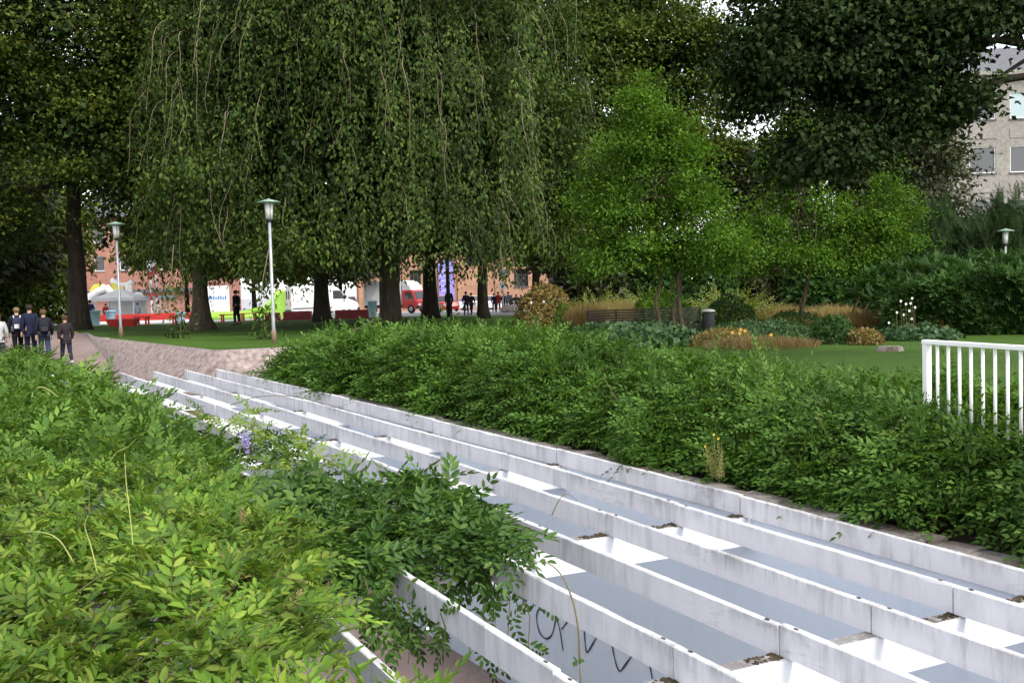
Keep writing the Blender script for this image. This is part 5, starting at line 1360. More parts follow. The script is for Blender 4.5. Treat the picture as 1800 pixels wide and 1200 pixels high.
far(790, 512, 560, 62, 0.3, K_, K_, 'broad person in black walking beyond the lawn behind the thin dark post', 0)
far(820, 515, 557, 68, 0.2, (0.02, 0.02, 0.03), (0.03, 0.03, 0.045), 'walker in dark clothes and white shirt, left of a walking pair', 0)
far(829, 519, 554, 72, 0.4, (0.025, 0.02, 0.03), K_, 'walker in dark clothes, right of a walking pair', 2)
far(869, 523, 555, 88, 0.1, (0.02, 0.02, 0.05), (0.03, 0.03, 0.06), 'person in navy just right of the slim black trunk', 0)
far(876, 520, 555, 88, -0.2, (0.35, 0.03, 0.03), (0.03, 0.03, 0.05), 'person in a red jacket right of the slim black trunk', 2)
far(886, 515, 547, 95, 0.0, K_, K_, 'person in a long black coat under the white street sign', 1)
far(894, 515, 550, 92, 0.3, (0.30, 0.30, 0.34), (0.06, 0.06, 0.09), 'person in pale grey beside the long black coat', 0)
far(900, 521, 549, 96, 3.0, (0.10, 0.08, 0.07), (0.03, 0.03, 0.04), 'small person in brown in the middle of the street group', 1)
far(908, 519, 550, 92, 0.2, (0.11, 0.13, 0.13), (0.05, 0.05, 0.06), 'person in a grey-green jacket in the street group', 0)
far(916, 520, 548, 95, -0.3, (0.02, 0.03, 0.06), (0.02, 0.02, 0.03), 'person in dark navy at the right of the street group', 2)
far(927, 518, 546, 98, 0.2, K_, (0.03, 0.03, 0.05), 'lone person in black below the barred window', 1)
far(417, 512, 573, 53, 1.2, (0.02, 0.035, 0.03), (0.015, 0.03, 0.035), 'person in dark green half hidden by hanging strands near the red bench', 1)
far(160, 540, 575, 62, 0.5, (0.02, 0.03, 0.12), (0.03, 0.04, 0.08), 'person in blue peeping out behind the big left trunk', 1)
far(187, 535, 562, 84, 0.1, (0.45, 0.04, 0.04), (0.05, 0.05, 0.07), 'person in red under the white tent', 1)
far(243, 535, 560, 84, 0.1, (0.4, 0.5, 0.6), (0.03, 0.04, 0.07), 'person in pale blue right of the white tent', 0)
far(278, 535, 562, 80, 0.1, (0.5, 0.45, 0.4), (0.05, 0.05, 0.07), 'person in beige beside the striped poles', 0)

# ------------------------------------------------------------------ far street: buildings
def m_brick(name, c1, c2):
    m, nt, b = new_mat(name); g = geom(nt); br = nt.nodes.new('ShaderNodeTexBrick')
    sx = nt.nodes.new('ShaderNodeSeparateXYZ'); nt.links.new(g.outputs['Position'], sx.inputs[0]); cb = nt.nodes.new('ShaderNodeCombineXYZ'); nt.links.new(sx.outputs[0], cb.inputs[0]); nt.links.new(sx.outputs[2], cb.inputs[1])
    nt.links.new(cb.outputs[0], br.inputs['Vector']); br.inputs['Scale'].default_value = 2.2; br.inputs['Color1'].default_value = c1 + (1,); br.inputs['Color2'].default_value = c2 + (1,); br.inputs['Mortar'].default_value = (0.42, 0.34, 0.28, 1); br.inputs['Mortar Size'].default_value = 0.012
    n = noise(nt, 0.7, 5, 0.6, g.outputs['Position']); r = ramp(nt, [(0.3, (0.8, 0.8, 0.8)), (0.7, (1.15, 1.15, 1.15))], n.outputs[0])
    nt.links.new(mixc(nt, br.outputs['Color'], r.outputs[0], 1.0, 'MULTIPLY'), b.inputs['Base Color']); b.inputs['Roughness'].default_value = 0.85
    return m
M['brick'] = m_brick('orange_brick', (0.40, 0.215, 0.125), (0.35, 0.175, 0.10))
M['brick_red'] = m_brick('red_brick', (0.31, 0.125, 0.085), (0.27, 0.10, 0.07))
M['concrete'] = m_ground('pale_concrete_panel', (0.215, 0.20, 0.18), (0.28, 0.262, 0.24), 0.5, 5, 0.1)
M['slate'] = m_plain('grey_roof', (0.11, 0.11, 0.12), 0.7)
M['frame_w'] = m_plain('white_window_frame', (0.72, 0.72, 0.70), 0.5, 0.05)
M['frame_d'] = m_plain('dark_window_frame', (0.09, 0.085, 0.085), 0.5, 0.1)
def m_glass(name, c, rough=0.08):
    m, nt, b = new_mat(name); b.inputs['Base Color'].default_value = c + (1,); b.inputs['Roughness'].default_value = rough; b.inputs['Specular IOR Level'].default_value = 0.7
    g = geom(nt); n = noise(nt, 1.2, 3, 0.5, g.outputs['Position']); bump(nt, b, n.outputs[0], 0.05, 0.05)
    return m
M['glass_d'] = m_glass('dark_window_glass', (0.035, 0.035, 0.04)); M['glass_b'] = m_glass('pale_window_blind', (0.30, 0.38, 0.40), 0.3)
def building(name, loc, rz, w, h, dep, openings, wallmat, label, roof=None, reveal=0.18, glass='glass_d', frame='frame_w', bars=(1, 1), sill=None):
    """front face at local y=0 facing -y; openings (x0,z0,x1,z1[,glass])"""
    root = thing(name, loc, label, 'building', None, rz); mb = MB()
    xs = sorted({0.0, w} | {o[0] for o in openings} | {o[2] for o in openings}); zs = sorted({0.0, h} | {o[1] for o in openings} | {o[3] for o in openings})
    for i in range(len(xs) - 1):
        for j in range(len(zs) - 1):
            xc, zc = (xs[i] + xs[i + 1]) / 2, (zs[j] + zs[j + 1]) / 2
            if any(o[0] < xc < o[2] and o[1] < zc < o[3] for o in openings): continue
            mb.add([(xs[i], 0, zs[j]), (xs[i + 1], 0, zs[j]), (xs[i + 1], 0, zs[j + 1]), (xs[i], 0, zs[j + 1])], [(0, 1, 2, 3)])
    for o in openings:
        x0, z0, x1, z1 = o[:4]
        mb.add([(x0, 0, z0), (x1, 0, z0), (x1, 0, z1), (x0, 0, z1), (x0, reveal, z0), (x1, reveal, z0), (x1, reveal, z1), (x0, reveal, z1)], [(0, 1, 5, 4), (1, 2, 6, 5), (2, 3, 7, 6), (3, 0, 4, 7)])
    mb.add([(0, 0, 0), (0, 0, h), (0, dep, h), (0, dep, 0), (w, 0, 0), (w, 0, h), (w, dep, h), (w, dep, 0)], [(0, 1, 2, 3), (7, 6, 5, 4), (1, 5, 6, 2), (3, 2, 6, 7)])
    mb.build('wall', wallmat, root)
    for o in openings:
        x0, z0, x1, z1 = o[:4]; g_ = o[4] if len(o) > 4 else glass; t = 0.07
        fr_ = MB()
        for a in ((x0, z0, x1, z0 + t), (x0, z1 - t, x1, z1), (x0, z0 + t, x0 + t, z1 - t), (x1 - t, z0 + t, x1, z1 - t)): fr_.box((a[0], reveal - 0.09, a[1]), (a[2], reveal - 0.01, a[3]))
        for q in range(1, bars[0]): xx = x0 + (x1 - x0) * q / bars[0]; fr_.box((xx - 0.025, reveal - 0.075, z0 + t), (xx + 0.025, reveal - 0.02, z1 - t))
        for q in range(1, bars[1]): zz = z0 + (z1 - z0) * q / bars[1]; fr_.box((x0 + t, reveal - 0.07, zz - 0.02), (x1 - t, reveal - 0.025, zz + 0.02))
        wo_ = fr_.build('window', M[frame], root)
        pn = MB(); pn.add([(x0, reveal - 0.004, z0), (x1, reveal - 0.004, z0), (x1, reveal - 0.004, z1), (x0, reveal - 0.004, z1)], [(0, 1, 2, 3)]); pn.build('pane', M[g_], wo_)
        if sill: sl = MB(); sl.box((x0 - 0.08, -0.10, z0 - 0.12), (x1 + 0.08, reveal - 0.1, z0 - 0.003)); sl.build('sill', M[sill], wo_)
    if roof: roof(root)
    return root
# concrete office on the right
dO = 84.0; k = mpx(dO); o0 = at_d(1560, 140, dO); gz = -2.2; hO = o0[2] - gz
ops = []
for c_ in range(7):
    for fl_ in range(4):
        xl = (1700 - 1560 - 68 + 70.0 * (c_ - 1) + 68) * k; ztop = hO - (28 + 93 * fl_) * k
        if ztop - 1.9 < 0.2: continue
        ops.append((xl, ztop - 46 * k, xl + 45 * k, ztop, 'glass_b' if fl_ == 0 and c_ >= 2 else 'glass_d'))
def oroof(root):
    wO = 420 * k
    mb = MB(); mb.box((-0.3, -0.55, hO + 0.002), (wO + 0.3, 12, hO + 0.28)); mb.build('cornice', M['concrete'], root)
    mb = MB(); mb.add([(-0.3, -0.3, hO + 0.283), (wO, -0.3, hO + 0.283), (wO, 6, hO + 3.4), (-0.3, 6, hO + 3.4), (-0.3, 11.8, hO + 0.283), (wO, 11.8, hO + 0.283)], [(0, 1, 2, 3), (3, 2, 5, 4), (0, 3, 4), (1, 5, 2), (0, 4, 5, 1)]); mb.build('roof', M['slate'], root)
    for fl_ in range(4):
        z = hO - (28 + 93 * fl_ + 66) * k
        if z < 0.5: continue
        for c_ in range(7):
            xl = (1700 - 1560 + 70.0 * (c_ - 1)) * k; pb = MB(); pb.box((xl - 0.02, -0.05, z - 0.62), (xl + 47 * k, -0.004, z + 0.14), None, 0.01); pb.build('spandrel_panel', M['concrete'], root)
building('office_building', (o0[0], dO, gz), -0.03, 420 * k, hO, 12, ops, M['concrete'], 'pale concrete office block with square windows at the right edge', oroof, 0.16, bars=(1, 1), sill='frame_d')
# orange brick hall behind the street
dH = 122.0; k = mpx(dH); h0 = at_d(628, 552, dH); g0 = h0[2]
def bx_(px, py): return (px - 628) * k, (552 + 0.028 * (900 - px) * 0 - py) * k
ops = []
for (a, b_, c_, d_) in [(905, 482, 930, 512), (722, 478, 742, 505), (658, 440, 676, 480), (822, 440, 846, 470), (965, 478, 985, 512), (1040, 478, 1064, 512), (905, 420, 930, 455)]:
    x0, z1 = bx_(a, b_); x1, z0 = bx_(c_, d_); ops.append((x0, z0, x1, z1))
def hroof(root):
    w_ = 470 * k
    for px in (632, 648, 664, 690, 706, 806, 872, 948, 1010):
        x, _ = bx_(px, 0); mb = MB(); mb.box((x, -0.22, 0), (x + 0.45, -0.004, 11), None, 0.02); mb.build('pilaster', M['brick'], root)
    mb = MB(); mb.box((-0.15, -0.3, 12.002), (w_ + 0.2, 14, 12.5), None, 0.05); mb.build('cornice', M['concrete'], root)
    mb = MB(); mb.add([(-0.3, -0.3, 12.503), (w_, -0.3, 12.503), (w_, 14, 12.503), (-0.3, 14, 12.503), (-0.3, 7, 17), (w_, 7, 17)], [(0, 1, 5, 4), (2, 3, 4, 5), (0, 4, 3), (1, 2, 5), (0, 3, 2, 1)]); mb.build('roof', M['slate'], root)
    x, z = bx_(773, 545); mb = MB(); mb.box((x, -0.30, z), (x + 27 * k, -0.24, z + 82 * k)); bo = mb.build('banner', m_plain('purple_banner', (0.26, 0.22, 0.55), 0.7, 0.1), root)
    for q in range(7):
        ln_ = MB(); zz = z + (12 + q * 8.5) * k; ln_.box((x + 2.5 * k, -0.306, zz), (x + (22 - 4 * (q % 3)) * k, -0.302, zz + 2.2 * k)); ln_.build('banner_line', m_plain('pale_lilac_print', (0.45, 0.42, 0.68), 0.7, 0.05) if q == 0 else bpy.data.materials['pale_lilac_print'], bo)
building('brick_hall', (h0[0], dH, g0), 0.0, 470 * k, 12, 14, ops, M['brick'], 'long orange brick hall with a purple banner beyond the street', hroof, 0.3, frame='frame_d', bars=(3, 3), sill='frame_d')
# red brick house at the left
dR = 135.0; k = mpx(dR); r0 = at_d(150, 560, dR)
ops = [(x, z, x + 1.3, z + 1.9) for x in (1.5, 4.7, 9.5, 12.6) for z in (6.2, 9.8)]
def rroof(root):
    mb = MB(); mb.add([(-0.3, -0.3, 13.003), (17.3, -0.3, 13.003), (17.3, 12, 13.003), (-0.3, 12, 13.003), (-0.3, 6, 17.5), (17.3, 6, 17.5)], [(0, 1, 5, 4), (2, 3, 4, 5), (0, 4, 3), (1, 2, 5), (0, 3, 2, 1)]); mb.build('roof', M['slate'], root)
    mb = MB(); mb.box((0.0, -0.9, 3.3), (17, -0.005, 3.7)); mb.build('shop_awning', M['frame_d'], root)
building('red_brick_house', (r0[0], dR, -2.4), 0.0, 17, 13, 12, ops, M['brick_red'], 'red brick house beyond the white tent at the left', rroof, 0.2, sill='concrete')

# ------------------------------------------------------------------ far street: vehicles
M['white_car'] = m_plain('white_car_paint', (0.80, 0.80, 0.80), 0.25, 0.03, 1, 0, 0.6); M['red_car'] = m_plain('red_car_paint', (0.48, 0.03, 0.03), 0.3, 0.05, 1, 0, 0.6)
M['tyre'] = m_plain('black_tyre', (0.018, 0.018, 0.018), 0.8); M['rim'] = m_plain('grey_rim', (0.35, 0.35, 0.36), 0.4, 0.1, 5, 0.6); M['black_plastic'] = m_plain('black_plastic', (0.03, 0.03, 0.032), 0.6)
M['red_lamp'] = m_plain('red_tail_lamp', (0.45, 0.02, 0.02), 0.3); M['head_lamp'] = m_plain('head_lamp', (0.6, 0.6, 0.58), 0.15)
def wheel(root, x, y, r, w=0.2):
    mb = MB(); prof = [(r * 0.62, -w / 2), (r * 0.95, -w / 2), (r, -w / 2 + 0.03), (r, w / 2 - 0.03), (r * 0.95, w / 2), (r * 0.62, w / 2)]
    mb.lathe(prof, 20); t = mb.build('wheel', M['tyre'], root, False); t.rotation_euler = (math.pi / 2, 0, 0); t.location = (x, y, r)
    rb = MB(); rb.lathe([(r * 0.60, -w / 2 + 0.015), (r * 0.55, w / 2 + 0.0), (r * 0.2, w / 2 + 0.012)], 16); rb.build('rim', M['rim'], t, True)
    rb = MB(); rb.lathe([(r * 0.2, -w / 2 - 0.012), (r * 0.55, -w / 2), (r * 0.60, -w / 2 + 0.02)], 16); rb.build('rim', M['rim'], t, True)
def loft_body(mb, secs):
    """secs: list of (z, x0, x1, halfwidth); rounded box sections stacked upward"""
    vs = []; fs = []; n = 12
    for z, x0, x1, hw in secs:
        c = min(0.18, hw * 0.2)
        vs += [(x0 + c, -hw, z), (x1 - c, -hw, z), (x1 - c * .3, -hw + c * .4, z), (x1, -hw + c * 1.6, z), (x1, hw - c * 1.6, z), (x1 - c * .3, hw - c * .4, z), (x1 - c, hw, z), (x0 + c, hw, z), (x0 + c * .3, hw - c * .4, z), (x0, hw - c * 1.6, z), (x0, -hw + c * 1.6, z), (x0 + c * .3, -hw + c * .4, z)]
    for i in range(len(secs) - 1):
        for k_ in range(n): j = (k_ + 1) % n; fs.append((i * n + k_, i * n + j, i * n + n + j, i * n + n + k_))
    fs += [tuple(range(n - 1, -1, -1)), tuple(range((len(secs) - 1) * n, len(secs) * n))]
    mb.add(vs, fs)
def quad(root, name, pts, mat): mb = MB(); mb.add(pts, [(0, 1, 2, 3)]); return mb.build(name, mat, root)
def van(pos, rz, s, label):
    root = thing('panel_van', pos, label, 'van', None, rz); root.scale = (s, s, s)
    mb = MB(); loft_body(mb, [(0.38, 0.0, 5.05, 0.93), (0.55, -0.02, 5.1, 0.98), (1.0, -0.02, 5.02, 0.99), (1.15, -0.02, 4.75, 0.98), (1.3, -0.01, 4.35, 0.965), (1.95, 0.02, 3.78, 0.93), (2.2, 0.06, 3.5, 0.90), (2.3, 0.15, 3.3, 0.82)]); mb.build('body', M['white_car'], root)
    for y in (-1, 1):
        quad(root, 'cab_window', [(3.15, y * 0.975, 1.30), (4.15, y * 0.975, 1.30), (3.72, y * 0.945, 1.92), (3.15, y * 0.945, 1.92)], M['glass_d'])
        mb = MB(); mb.box((0.15, y * 0.99 - 0.012, 0.62), (3.05, y * 0.99 + 0.012, 0.70)); mb.build('side_moulding', M['black_plastic'], root)
        for x in (0.95, 4.15): wheel(root, x, y * 0.86, 0.34)
        mb = MB(); mb.box((3.6, y * 1.0 - 0.05, 1.3), (3.7, y * 1.0 + 0.13 * y if y > 0 else y * 1.0 + 0.05, 1.55)) if y > 0 else mb.box((4.0, -1.2, 1.3), (4.1, -1.0, 1.56)); mb.build('mirror', M['black_plastic'], root)
    quad(root, 'windscreen', [(4.37, -0.86, 1.31), (4.37, 0.86, 1.31), (3.83, 0.80, 1.93), (3.83, -0.80, 1.93)], M['glass_d'])
    for y in (-0.5, 0.5):
        mb = MB(); mb.box((-0.045, y - 0.43, 0.6), (-0.024, y + 0.43, 2.12), None, 0.01); dr = mb.build('rear_door', M['white_car'], root)
        quad(dr, 'rear_window', [(-0.05, y - 0.3, 1.35), (-0.05, y + 0.3, 1.35), (-0.05, y + 0.28, 1.98), (-0.05, y - 0.28, 1.98)], M['glass_d'])
        mb = MB(); mb.box((-0.06, y * 1.86 - 0.05, 0.85), (-0.026, y * 1.86 + 0.05, 1.25)); mb.build('tail_lamp', M['red_lamp'], root)
        mb = MB(); mb.box((5.0, y * 1.4 - 0.15, 0.72), (5.11, y * 1.4 + 0.15, 0.9)); mb.build('headlight', M['head_lamp'], root)
    mb = MB(); mb.box((-0.12, -0.93, 0.36), (-0.026, 0.93, 0.58), None, 0.02); mb.build('rear_bumper', M['black_plastic'], root)
    mb = MB(); mb.box((-0.052, 0.2, 0.93), (-0.047, 0.72, 1.04)); mb.build('number_plate', M['black_plastic'], root)
    mb = MB(); mb.box((4.98, -0.95, 0.36), (5.18, 0.95, 0.6), None, 0.03); mb.build('front_bumper', M['black_plastic'], root)
    return root
b = at_d(508, 553, 77); van((b[0], b[1], zg(b[0], b[1])), math.radians(22), 0.98, 'white panel van with its rear doors towards us behind a linden trunk')
def truck(pos, rz, s, label, cabmat, boxlen=4.6):
    root = thing('box_truck', pos, label, 'truck', None, rz); root.scale = (s, s, s); X = boxlen
    mb = MB(); mb.box((0, -1.15, 0.85), (X, 1.15, 3.2), None, 0.04); bo = mb.build('cargo_box', M['white_car'], root)
    for y in (-1, 1):
        mb = MB(); mb.box((X * 0.83, y * 1.153 - 0.006, 0.86), (X * 0.83 + 0.12, y * 1.153 + 0.006, 3.14)); mb.build('red_stripe', M['red_car'], bo)
        mb = MB(); mb.box((X * 0.88, y * 1.153 - 0.006, 2.7), (X * 0.88 + 0.22, y * 1.153 + 0.006, 2.95)); mb.build('red_mark', M['red_car'], bo)
        mb = MB(); mb.box((0.25, y * 1.153 - 0.006, 0.86), (0.32, y * 1.153 + 0.006, 3.14)); mb.build('corner_post', M['galv'], bo)
    mb = MB(); mb.box((-0.1, -1.0, 0.55), (X + 0.5, 1.0, 0.84)); mb.build('chassis', M['black_plastic'], root)
    cb = MB(); loft_body(cb, [(0.45, X + 0.1, X + 2.1, 1.0), (1.1, X + 0.1, X + 2.15, 1.02), (1.35, X + 0.1, X + 2.0, 1.01), (2.15, X + 0.1, X + 1.55, 0.96), (2.25, X + 0.12, X + 1.4, 0.9)]); cb.build('cab', cabmat, root)
    fr_ = MB(); loft_body(fr_, [(2.26, X + 0.12, X + 1.42, 0.92), (2.7, X + 0.08, X + 1.25, 0.95), (3.1, X + 0.05, X + 0.6, 0.95), (3.2, X + 0.05, X + 0.3, 0.9)]); fr_.build('roof_fairing', M['white_car'], root)
    quad(root, 'windscreen', [(X + 2.0, -0.86, 1.38), (X + 2.0, 0.86, 1.38), (X + 1.6, 0.82, 2.1), (X + 1.6, -0.82, 2.1)], M['glass_d'])
    for y in (-1, 1):
        quad(root, 'cab_window', [(X + 0.6, y * 1.018, 1.38), (X + 1.75, y * 1.018, 1.38), (X + 1.4, y * 0.98, 2.05), (X + 0.6, y * 0.98, 2.05)], M['glass_d'])
        for x in (1.0, X + 1.3): wheel(root, x, y * 0.9, 0.42, 0.26)
        mb = MB(); mb.box((X + 2.08, y * 0.7 - 0.18, 0.75), (X + 2.18, y * 0.7 + 0.18, 0.95)); mb.build('headlight', M['head_lamp'], root)
    mb = MB(); mb.box((X + 1.95, -1.0, 0.42), (X + 2.25, 1.0, 0.68), None, 0.03); mb.build('bumper', M['black_plastic'], root)
    return root
b = at_d(654, 548, 98); truck((b[0], b[1], zg(b[0], b[1])), math.radians(-34), 0.92, 'white box truck with a red cab between the elm and linden trunks', M['red_car'])
b = at_d(601, 548, 104); truck((b[0] - 3.2, b[1] + 6, zg(b[0], b[1])), math.radians(-20), 0.8, 'all-white small truck farther back, left of the brick hall', M['white_car'], 3.0)
def car(pos, rz, mat, label):
    root = thing('parked_car', pos, label, 'car', 'cars on the far street', rz)
    mb = MB(); loft_body(mb, [(0.25, 0.05, 4.2, 0.80), (0.5, 0, 4.3, 0.86), (0.85, 0.05, 4.15, 0.86), (0.95, 0.2, 3.4, 0.82)]); mb.build('body', mat, root)
    mb = MB(); loft_body(mb, [(0.952, 0.25, 3.2, 0.80), (1.38, 0.7, 2.5, 0.66), (1.44, 0.9, 2.3, 0.58)]); mb.build('glasshouse', M['glass_d'], root)
    mb = MB(); loft_body(mb, [(1.443, 0.8, 2.35, 0.62), (1.48, 1.0, 2.2, 0.5)]); mb.build('roof', mat, root)
    for y in (-1, 1):
        for x in (0.8, 3.45): wheel(root, x, y * 0.76, 0.31, 0.18)
        mb = MB(); mb.box((4.2, y * 0.6 - 0.12, 0.58), (4.3, y * 0.6 + 0.12, 0.72)); mb.build('headlight', M['head_lamp'], root)
        mb = MB(); mb.box((-0.01, y * 0.65 - 0.1, 0.62), (0.03, y * 0.65 + 0.1, 0.8)); mb.build('tail_lamp', M['red_lamp'], root)
for (px, yy, d, rz, m_, lab) in [(769, 549, 100, -1.2, 'red_car', 'red car behind the dark figure near the purple banner'), (803, 548, 108, 0.2, 'white_car', 'white car parked below the brick hall between trunks'), (835, 547, 108, 0.1, 'white_car', 'white car parked below the brick hall behind the slim trunk'), (930, 546, 110, 0.1, 'white_car', 'white car low behind the lone person in black')]:
    b = at_d(px, yy, d); car((b[0], b[1], zg(b[0], b[1])), rz, M[m_], lab)

# ------------------------------------------------------------------ market stalls, inflatables, red low walls, bins
M['red'] = m_plain('red_painted_wood', (0.55, 0.04, 0.035), 0.6, 0.12); M['dark_red'] = m_plain('dark_red_painted_wood', (0.26, 0.03, 0.04), 0.6, 0.12); M['bin_blue'] = m_plain('pale_blue_bin', (0.36, 0.55, 0.68), 0.5, 0.08)
M['white_fabric'] = m_plain('white_fabric', (0.82, 0.82, 0.82), 0.7, 0.04); M['yellow_fabric'] = m_plain('yellow_fabric', (0.75, 0.68, 0.10), 0.6, 0.06); M['lime'] = m_plain('lime_fabric', (0.34, 0.60, 0.08), 0.6, 0.1); M['blue_print'] = m_plain('blue_print', (0.06, 0.22, 0.55), 0.6)
def on_d(px, d): return on_ground_d(px, d)
def low_wall(px0, px1, d, h, mat, label, white_base=False, d1=None):
    a = on_d(px0, d); c = on_d(px1, d1 or d); ln_ = float(np.hypot(c[0] - a[0], c[1] - a[1])); root = thing('low_red_wall', a, label, 'low wall', 'red low walls and seats', math.atan2(c[1] - a[1], c[0] - a[0]))
    n_ = max(2, int(ln_ / 1.4))
    for i in range(n_):
        mb = MB(); mb.box((ln_ * i / n_ + 0.01, -0.2, 0.16), (ln_ * (i + 1) / n_ - 0.01, 0.2, h), None, 0.02); mb.build('panel', mat, root)
    mb = MB(); mb.box((0, -0.23, -0.1), (ln_, 0.23, 0.155)); mb.build('plinth', M['white_fabric'] if white_base else M['dark_red'], root)
low_wall(168, 352, 74, 0.62, M['red'], 'long bright red low wall with white foot in front of the tent', True)
low_wall(1, 112, 74, 0.62, M['red'], 'bright red low wall behind the walkers at the far left', True)
low_wall(499, 548, 62, 0.52, M['dark_red'], 'dark red low wall below the van')
low_wall(590, 648, 60, 0.50, M['dark_red'], 'dark red low wall left of the elm trunk')
low_wall(467, 492, 59, 0.5, M['dark_red'], 'short dark red box seat beside the nearer lamp pole')
def red_bench(px0, px1, d, label, h=0.5):
    a = on_d(px0, d); c = on_d(px1, d); ln_ = c[0] - a[0]; root = thing('red_bench', a, label, 'bench', 'red low walls and seats')
    for i in range(3): mb = MB(); mb.box((0, -0.3 + i * 0.2, h - 0.06), (ln_, -0.12 + i * 0.2, h), None, 0.01); mb.build('seat_board', M['red'], root)
    for x in (0.08, ln_ - 0.16):
        for y in (-0.26, 0.18):
            mb = MB(); mb.box((x, y, -0.1), (x + 0.08, y + 0.08, h - 0.061)); mb.build('leg', M['red'], root)
red_bench(238, 263, 58, 'small red bench right of the farther lamp pole'); red_bench(303, 340, 60, 'red bench left of the swollen trunk'); red_bench(388, 424, 62, 'red bench behind the person in dark green'); red_bench(424, 452, 66, 'bright red bench below the lime slide')
a = on_d(193, 56); root = thing('red_seat_box', a, 'bright red tapered box seat at the foot of the farther lamp', 'seat', 'red low walls and seats')
mb = MB(); L_ = 48 * mpx(56); mb.add([(0.1, -0.25, -.05), (L_ - .15, -0.25, -.05), (L_ - .15, .3, -.05), (.1, .3, -.05), (-.05, -.4, .34), (L_, -.4, .34), (L_, .45, .34), (-.05, .45, .34)], [(3, 2, 1, 0), (0, 1, 5, 4), (1, 2, 6, 5), (2, 3, 7, 6), (3, 0, 4, 7), (4, 5, 6, 7)]); mb.build('box', M['red'], root)
mb = MB(); mb.box((-.07, -.42, .342), (L_ + .02, .47, .40), None, 0.01); mb.build('seat_top', M['red'], root)
for px, d, h, lab in [(167, 62, 0.85, 'pale blue bin leaning at the big left trunk'), (195, 70, 0.85, 'pale blue bin in front of the white tent'), (318, 72, 0.6, 'pale blue bin left of the swollen trunk'), (655, 66, 0.95, 'pale blue bin beside the elm trunk')]:
    b = on_d(px, d); root = thing('blue_bin', b, lab, 'bin', 'pale blue bins'); r_ = 0.33 if px != 655 else 0.3
    mb = MB(); mb.lathe([(r_ * 0.72, -0.05), (r_ * 0.75, 0), (r_, h), (r_ * 1.08, h + 0.01), (r_ * 1.08, h + 0.06), (r_ * 0.95, h + 0.06), (r_ * 0.9, h - 0.1)], 18); mb.build('barrel', M['bin_blue'], root, True)
    mb = MB(); mb.tube([(-r_ * 0.8, 0, h + 0.05), (0, 0, h + 0.16), (r_ * 0.8, 0, h + 0.05)], 0.015, 6); mb.build('handle', M['galv'], root)
# white tent
b = on_d(168, 86); root = thing('market_tent', b, 'white market tent with a low peaked roof', 'tent'); w_ = 68 * mpx(86)
for x in (0, w_):
    for y in (0, 3):
        mb = MB(); mb.tube([(x, y, -0.1), (x, y, 1.75)], 0.06, 8); mb.build('tent_pole', M['white_fabric'], root)
mb = MB(); mb.add([(-.1, -.1, 1.72), (w_ + .1, -.1, 1.72), (w_ + .1, 3.1, 1.72), (-.1, 3.1, 1.72), (-.1, -.1, 2.0), (w_ + .1, -.1, 2.0), (w_ + .1, 3.1, 2.0), (-.1, 3.1, 2.0), (w_ / 2, 1.5, 2.75)], [(0, 1, 5, 4), (1, 2, 6, 5), (2, 3, 7, 6), (3, 0, 4, 7), (4, 5, 8), (5, 6, 8), (6, 7, 8), (7, 4, 8)]); mb.build('canopy', M['white_fabric'], root)
mb = MB(); mb.box((0.6, 1.2, 0.72), (w_ - 0.5, 1.9, 0.78)); mb.build('counter', M['white_fabric'], root)
mb = MB(); mb.add([(0, 3.02, 0), (w_, 3.02, 0), (w_, 3.02, 1.72), (0, 3.02, 1.72)], [(0, 1, 2, 3)]); mb.build('back_cloth', M['white_fabric'], root)
# inflatable castle behind the tent: tubes and yellow panels
b = on_d(156, 96); k = mpx(96); root = thing('inflatable_castle', b, 'white inflatable castle with yellow panels rising behind the tent', 'inflatable')
def P_(px, py): q = at_d(px, py, 96); return (q[0] - b[0], 0, q[2] - b[2])
for pts, r_ in [([(150, 545), (158, 522), (172, 512), (186, 505)], 0.36), ([(186, 505), (200, 516), (212, 532)], 0.36), ([(196, 492), (212, 502), (226, 500), (234, 494)], 0.26), ([(226, 500), (226, 516), (230, 535)], 0.32), ([(236, 520), (246, 518), (250, 528), (250, 548)], 0.30), ([(236, 548), (238, 530), (236, 520)], 0.3)]:
    mb = MB(); mb.tube([P_(*q) for q in pts], r_, 12); mb.build('air_tube', M['white_fabric'], root, True)
for pts in [[(158, 512), (166, 500), (178, 498), (182, 506), (170, 512)], [(196, 498), (206, 498), (220, 506), (216, 516), (204, 512)]]:
    mb = MB(); vs = [P_(*q) for q in pts]; mb.add([(x, -0.25, z) for x, y, z in vs] + [(x, 0.25, z) for x, y, z in vs], [tuple(range(5)), tuple(range(9, 4, -1))] + [(i, i + 5, (i + 1) % 5 + 5, (i + 1) % 5) for i in range(5)]); mb.build('yellow_panel', M['yellow_fabric'], root)
# striped poles
for q, (px, d, lab) in enumerate([(268, 82, 'white pole with red bands left of its taller twin'), (277, 83, 'taller white and red pole with a small flag')]):
    b = on_d(px, d); root = thing('striped_pole', b, lab, 'pole'); h = 4.4 + q * 0.5
    for i in range(8): mb = MB(); mb.tube([(0, 0, h * i / 8 + 0.002), (0, 0, h * (i + 1) / 8 - 0.002)], 0.09, 8); mb.build('band', M['white_fabric'] if i % 3 else M['red'], root, True)
    if q: mb = MB(); mb.box((-0.7, -0.02, h - 0.9), (-0.1, 0.02, h - 0.1)); mb.build('flag', M['white_fabric'], root)
b = on_d(262, 88); root = thing('market_stall', b, 'stall with pale blue top and thin legs beside the striped poles', 'stall'); w_ = 32 * mpx(88)
mb = MB(); mb.box((-.1, -.1, 1.9), (w_ + .1, 2, 2.05), None, 0.04); mb.build('canopy', m_plain('pale_blue_top', (0.35, 0.58, 0.68), 0.6), root)
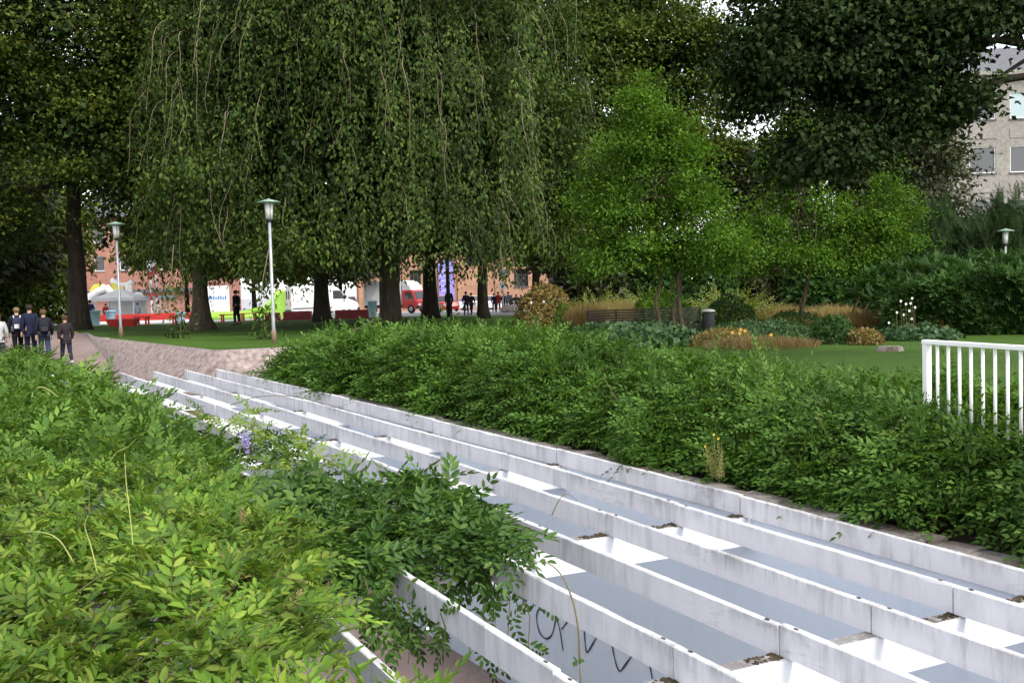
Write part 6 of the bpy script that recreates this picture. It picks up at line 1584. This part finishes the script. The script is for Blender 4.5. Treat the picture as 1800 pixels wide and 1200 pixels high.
for x in (0, w_ / 3, 2 * w_ / 3, w_): mb = MB(); mb.tube([(x, 0, -.1), (x, 0, 1.9)], 0.05, 6); mb.build('leg', M['white_fabric'], root)
mb = MB(); mb.box((0, 0.3, 0.7), (w_, 1.2, 0.8)); mb.build('counter', M['white_fabric'], root)
# white hoarding with blue lettering-like marks on a lime inflatable base
b = on_d(352, 80); k = mpx(80); root = thing('promotion_wall', b, 'white display wall with blue lettering on a lime green base behind the swollen trunk', 'display'); w_ = 52 * k
mb = MB(); mb.box((0, -0.15, 0.6), (w_, 0.15, 2.55), None, 0.08); mb.build('panel', M['white_fabric'], root)
mb = MB(); loft_body(mb, [(-0.05, -0.3, w_ + 2.6, 0.7), (0.3, -0.35, w_ + 2.4, 0.75), (0.59, -0.2, w_ + 1.5, 0.5)]); mb.build('lime_base', M['lime'], root, True)
for i in range(8): mb = MB(); x = w_ * (0.32 + 0.08 * i); mb.box((x, -0.156, 1.52), (x + w_ * 0.05, -0.152, 1.52 + (0.26 if i % 3 else 0.20))); mb.build('blue_mark', M['blue_print'], root)
b = on_d(478, 82); root = thing('lime_slide', b, 'lime green inflatable slide rising to the right beside the van', 'inflatable'); k = mpx(82)
mb = MB(); mb.prism([(-3.0, -0.05), (0.9, -0.05), (1.0, 1.95), (0.75, 2.05), (-0.2, 0.75), (-2.2, 0.35)], 'y', -0.8, 0.8); mb.build('ramp', M['lime'], root)
for y in (-0.85, 0.85): mb = MB(); mb.tube([(-2.9, y, 0.25), (-0.3, y, 0.75), (0.85, y, 2.05)], 0.2, 10); mb.build('side_tube', M['lime'], root, True)
# sign posts, thin dark post, flag of the street
b = on_d(885, 90); root = thing('street_sign', b, 'white square street sign on a thin post behind the walkers', 'sign'); mb = MB(); mb.tube([(0, 0, -.1), (0, 0, 3.6)], 0.05, 8); mb.build('post', M['galv'], root)
mb = MB(); mb.box((-0.28, -0.06, 1.95), (0.28, -0.03, 2.55), None, 0.01); mb.build('panel', M['white_fabric'], root)
mb = MB(); mb.box((-0.35, -0.06, 3.0), (0.35, -0.03, 3.6), None, 0.01); mb.build('panel', m_plain('pale_blue_sign', (0.45, 0.55, 0.7), 0.5), root)
b = on_d(789, 60); mb = MB(); mb.tube([b - np.array([0, 0, .2]), b + np.array([0, 0, 5.5])], 0.11, 10); tag(mb.build('dark_post', M['iron'], None, True), 'thin dark post in front of the purple banner', 'post')
b = on_d(985, 66); root = thing('leaning_stub_tree', b, 'slender dark trunk with a crooked arm left of the young garden tree', 'tree')
mb = MB(); limb(mb, b, b + np.array([-0.1, 0, 2.6]), 0.28, 0.2, 0, 8, 1); limb(mb, b + np.array([-0.1, 0, 2.4]), b + np.array([-0.9, 0, 3.3]), 0.14, 0.06, 0.1, 6, 2); limb(mb, b + np.array([-0.1, 0, 2.5]), b + np.array([0.5, 0, 5.2]), 0.17, 0.08, 0.1, 6, 3); local(mb.build('trunk', M['bark_dark'], None, True), root)
b = on_d(897, 84); mb = MB(); mb.lathe([(0.55, -0.05), (0.72, 0.05), (0.75, 0.35), (0.5, 0.55), (0.2, 0.62)], 14, tuple(b)); tag(mb.build('granite_bollard', M['coping'], None, True), 'low rounded dark stone on the lawn edge below the street sign', 'stone')
bpy.context.view_layer.update()
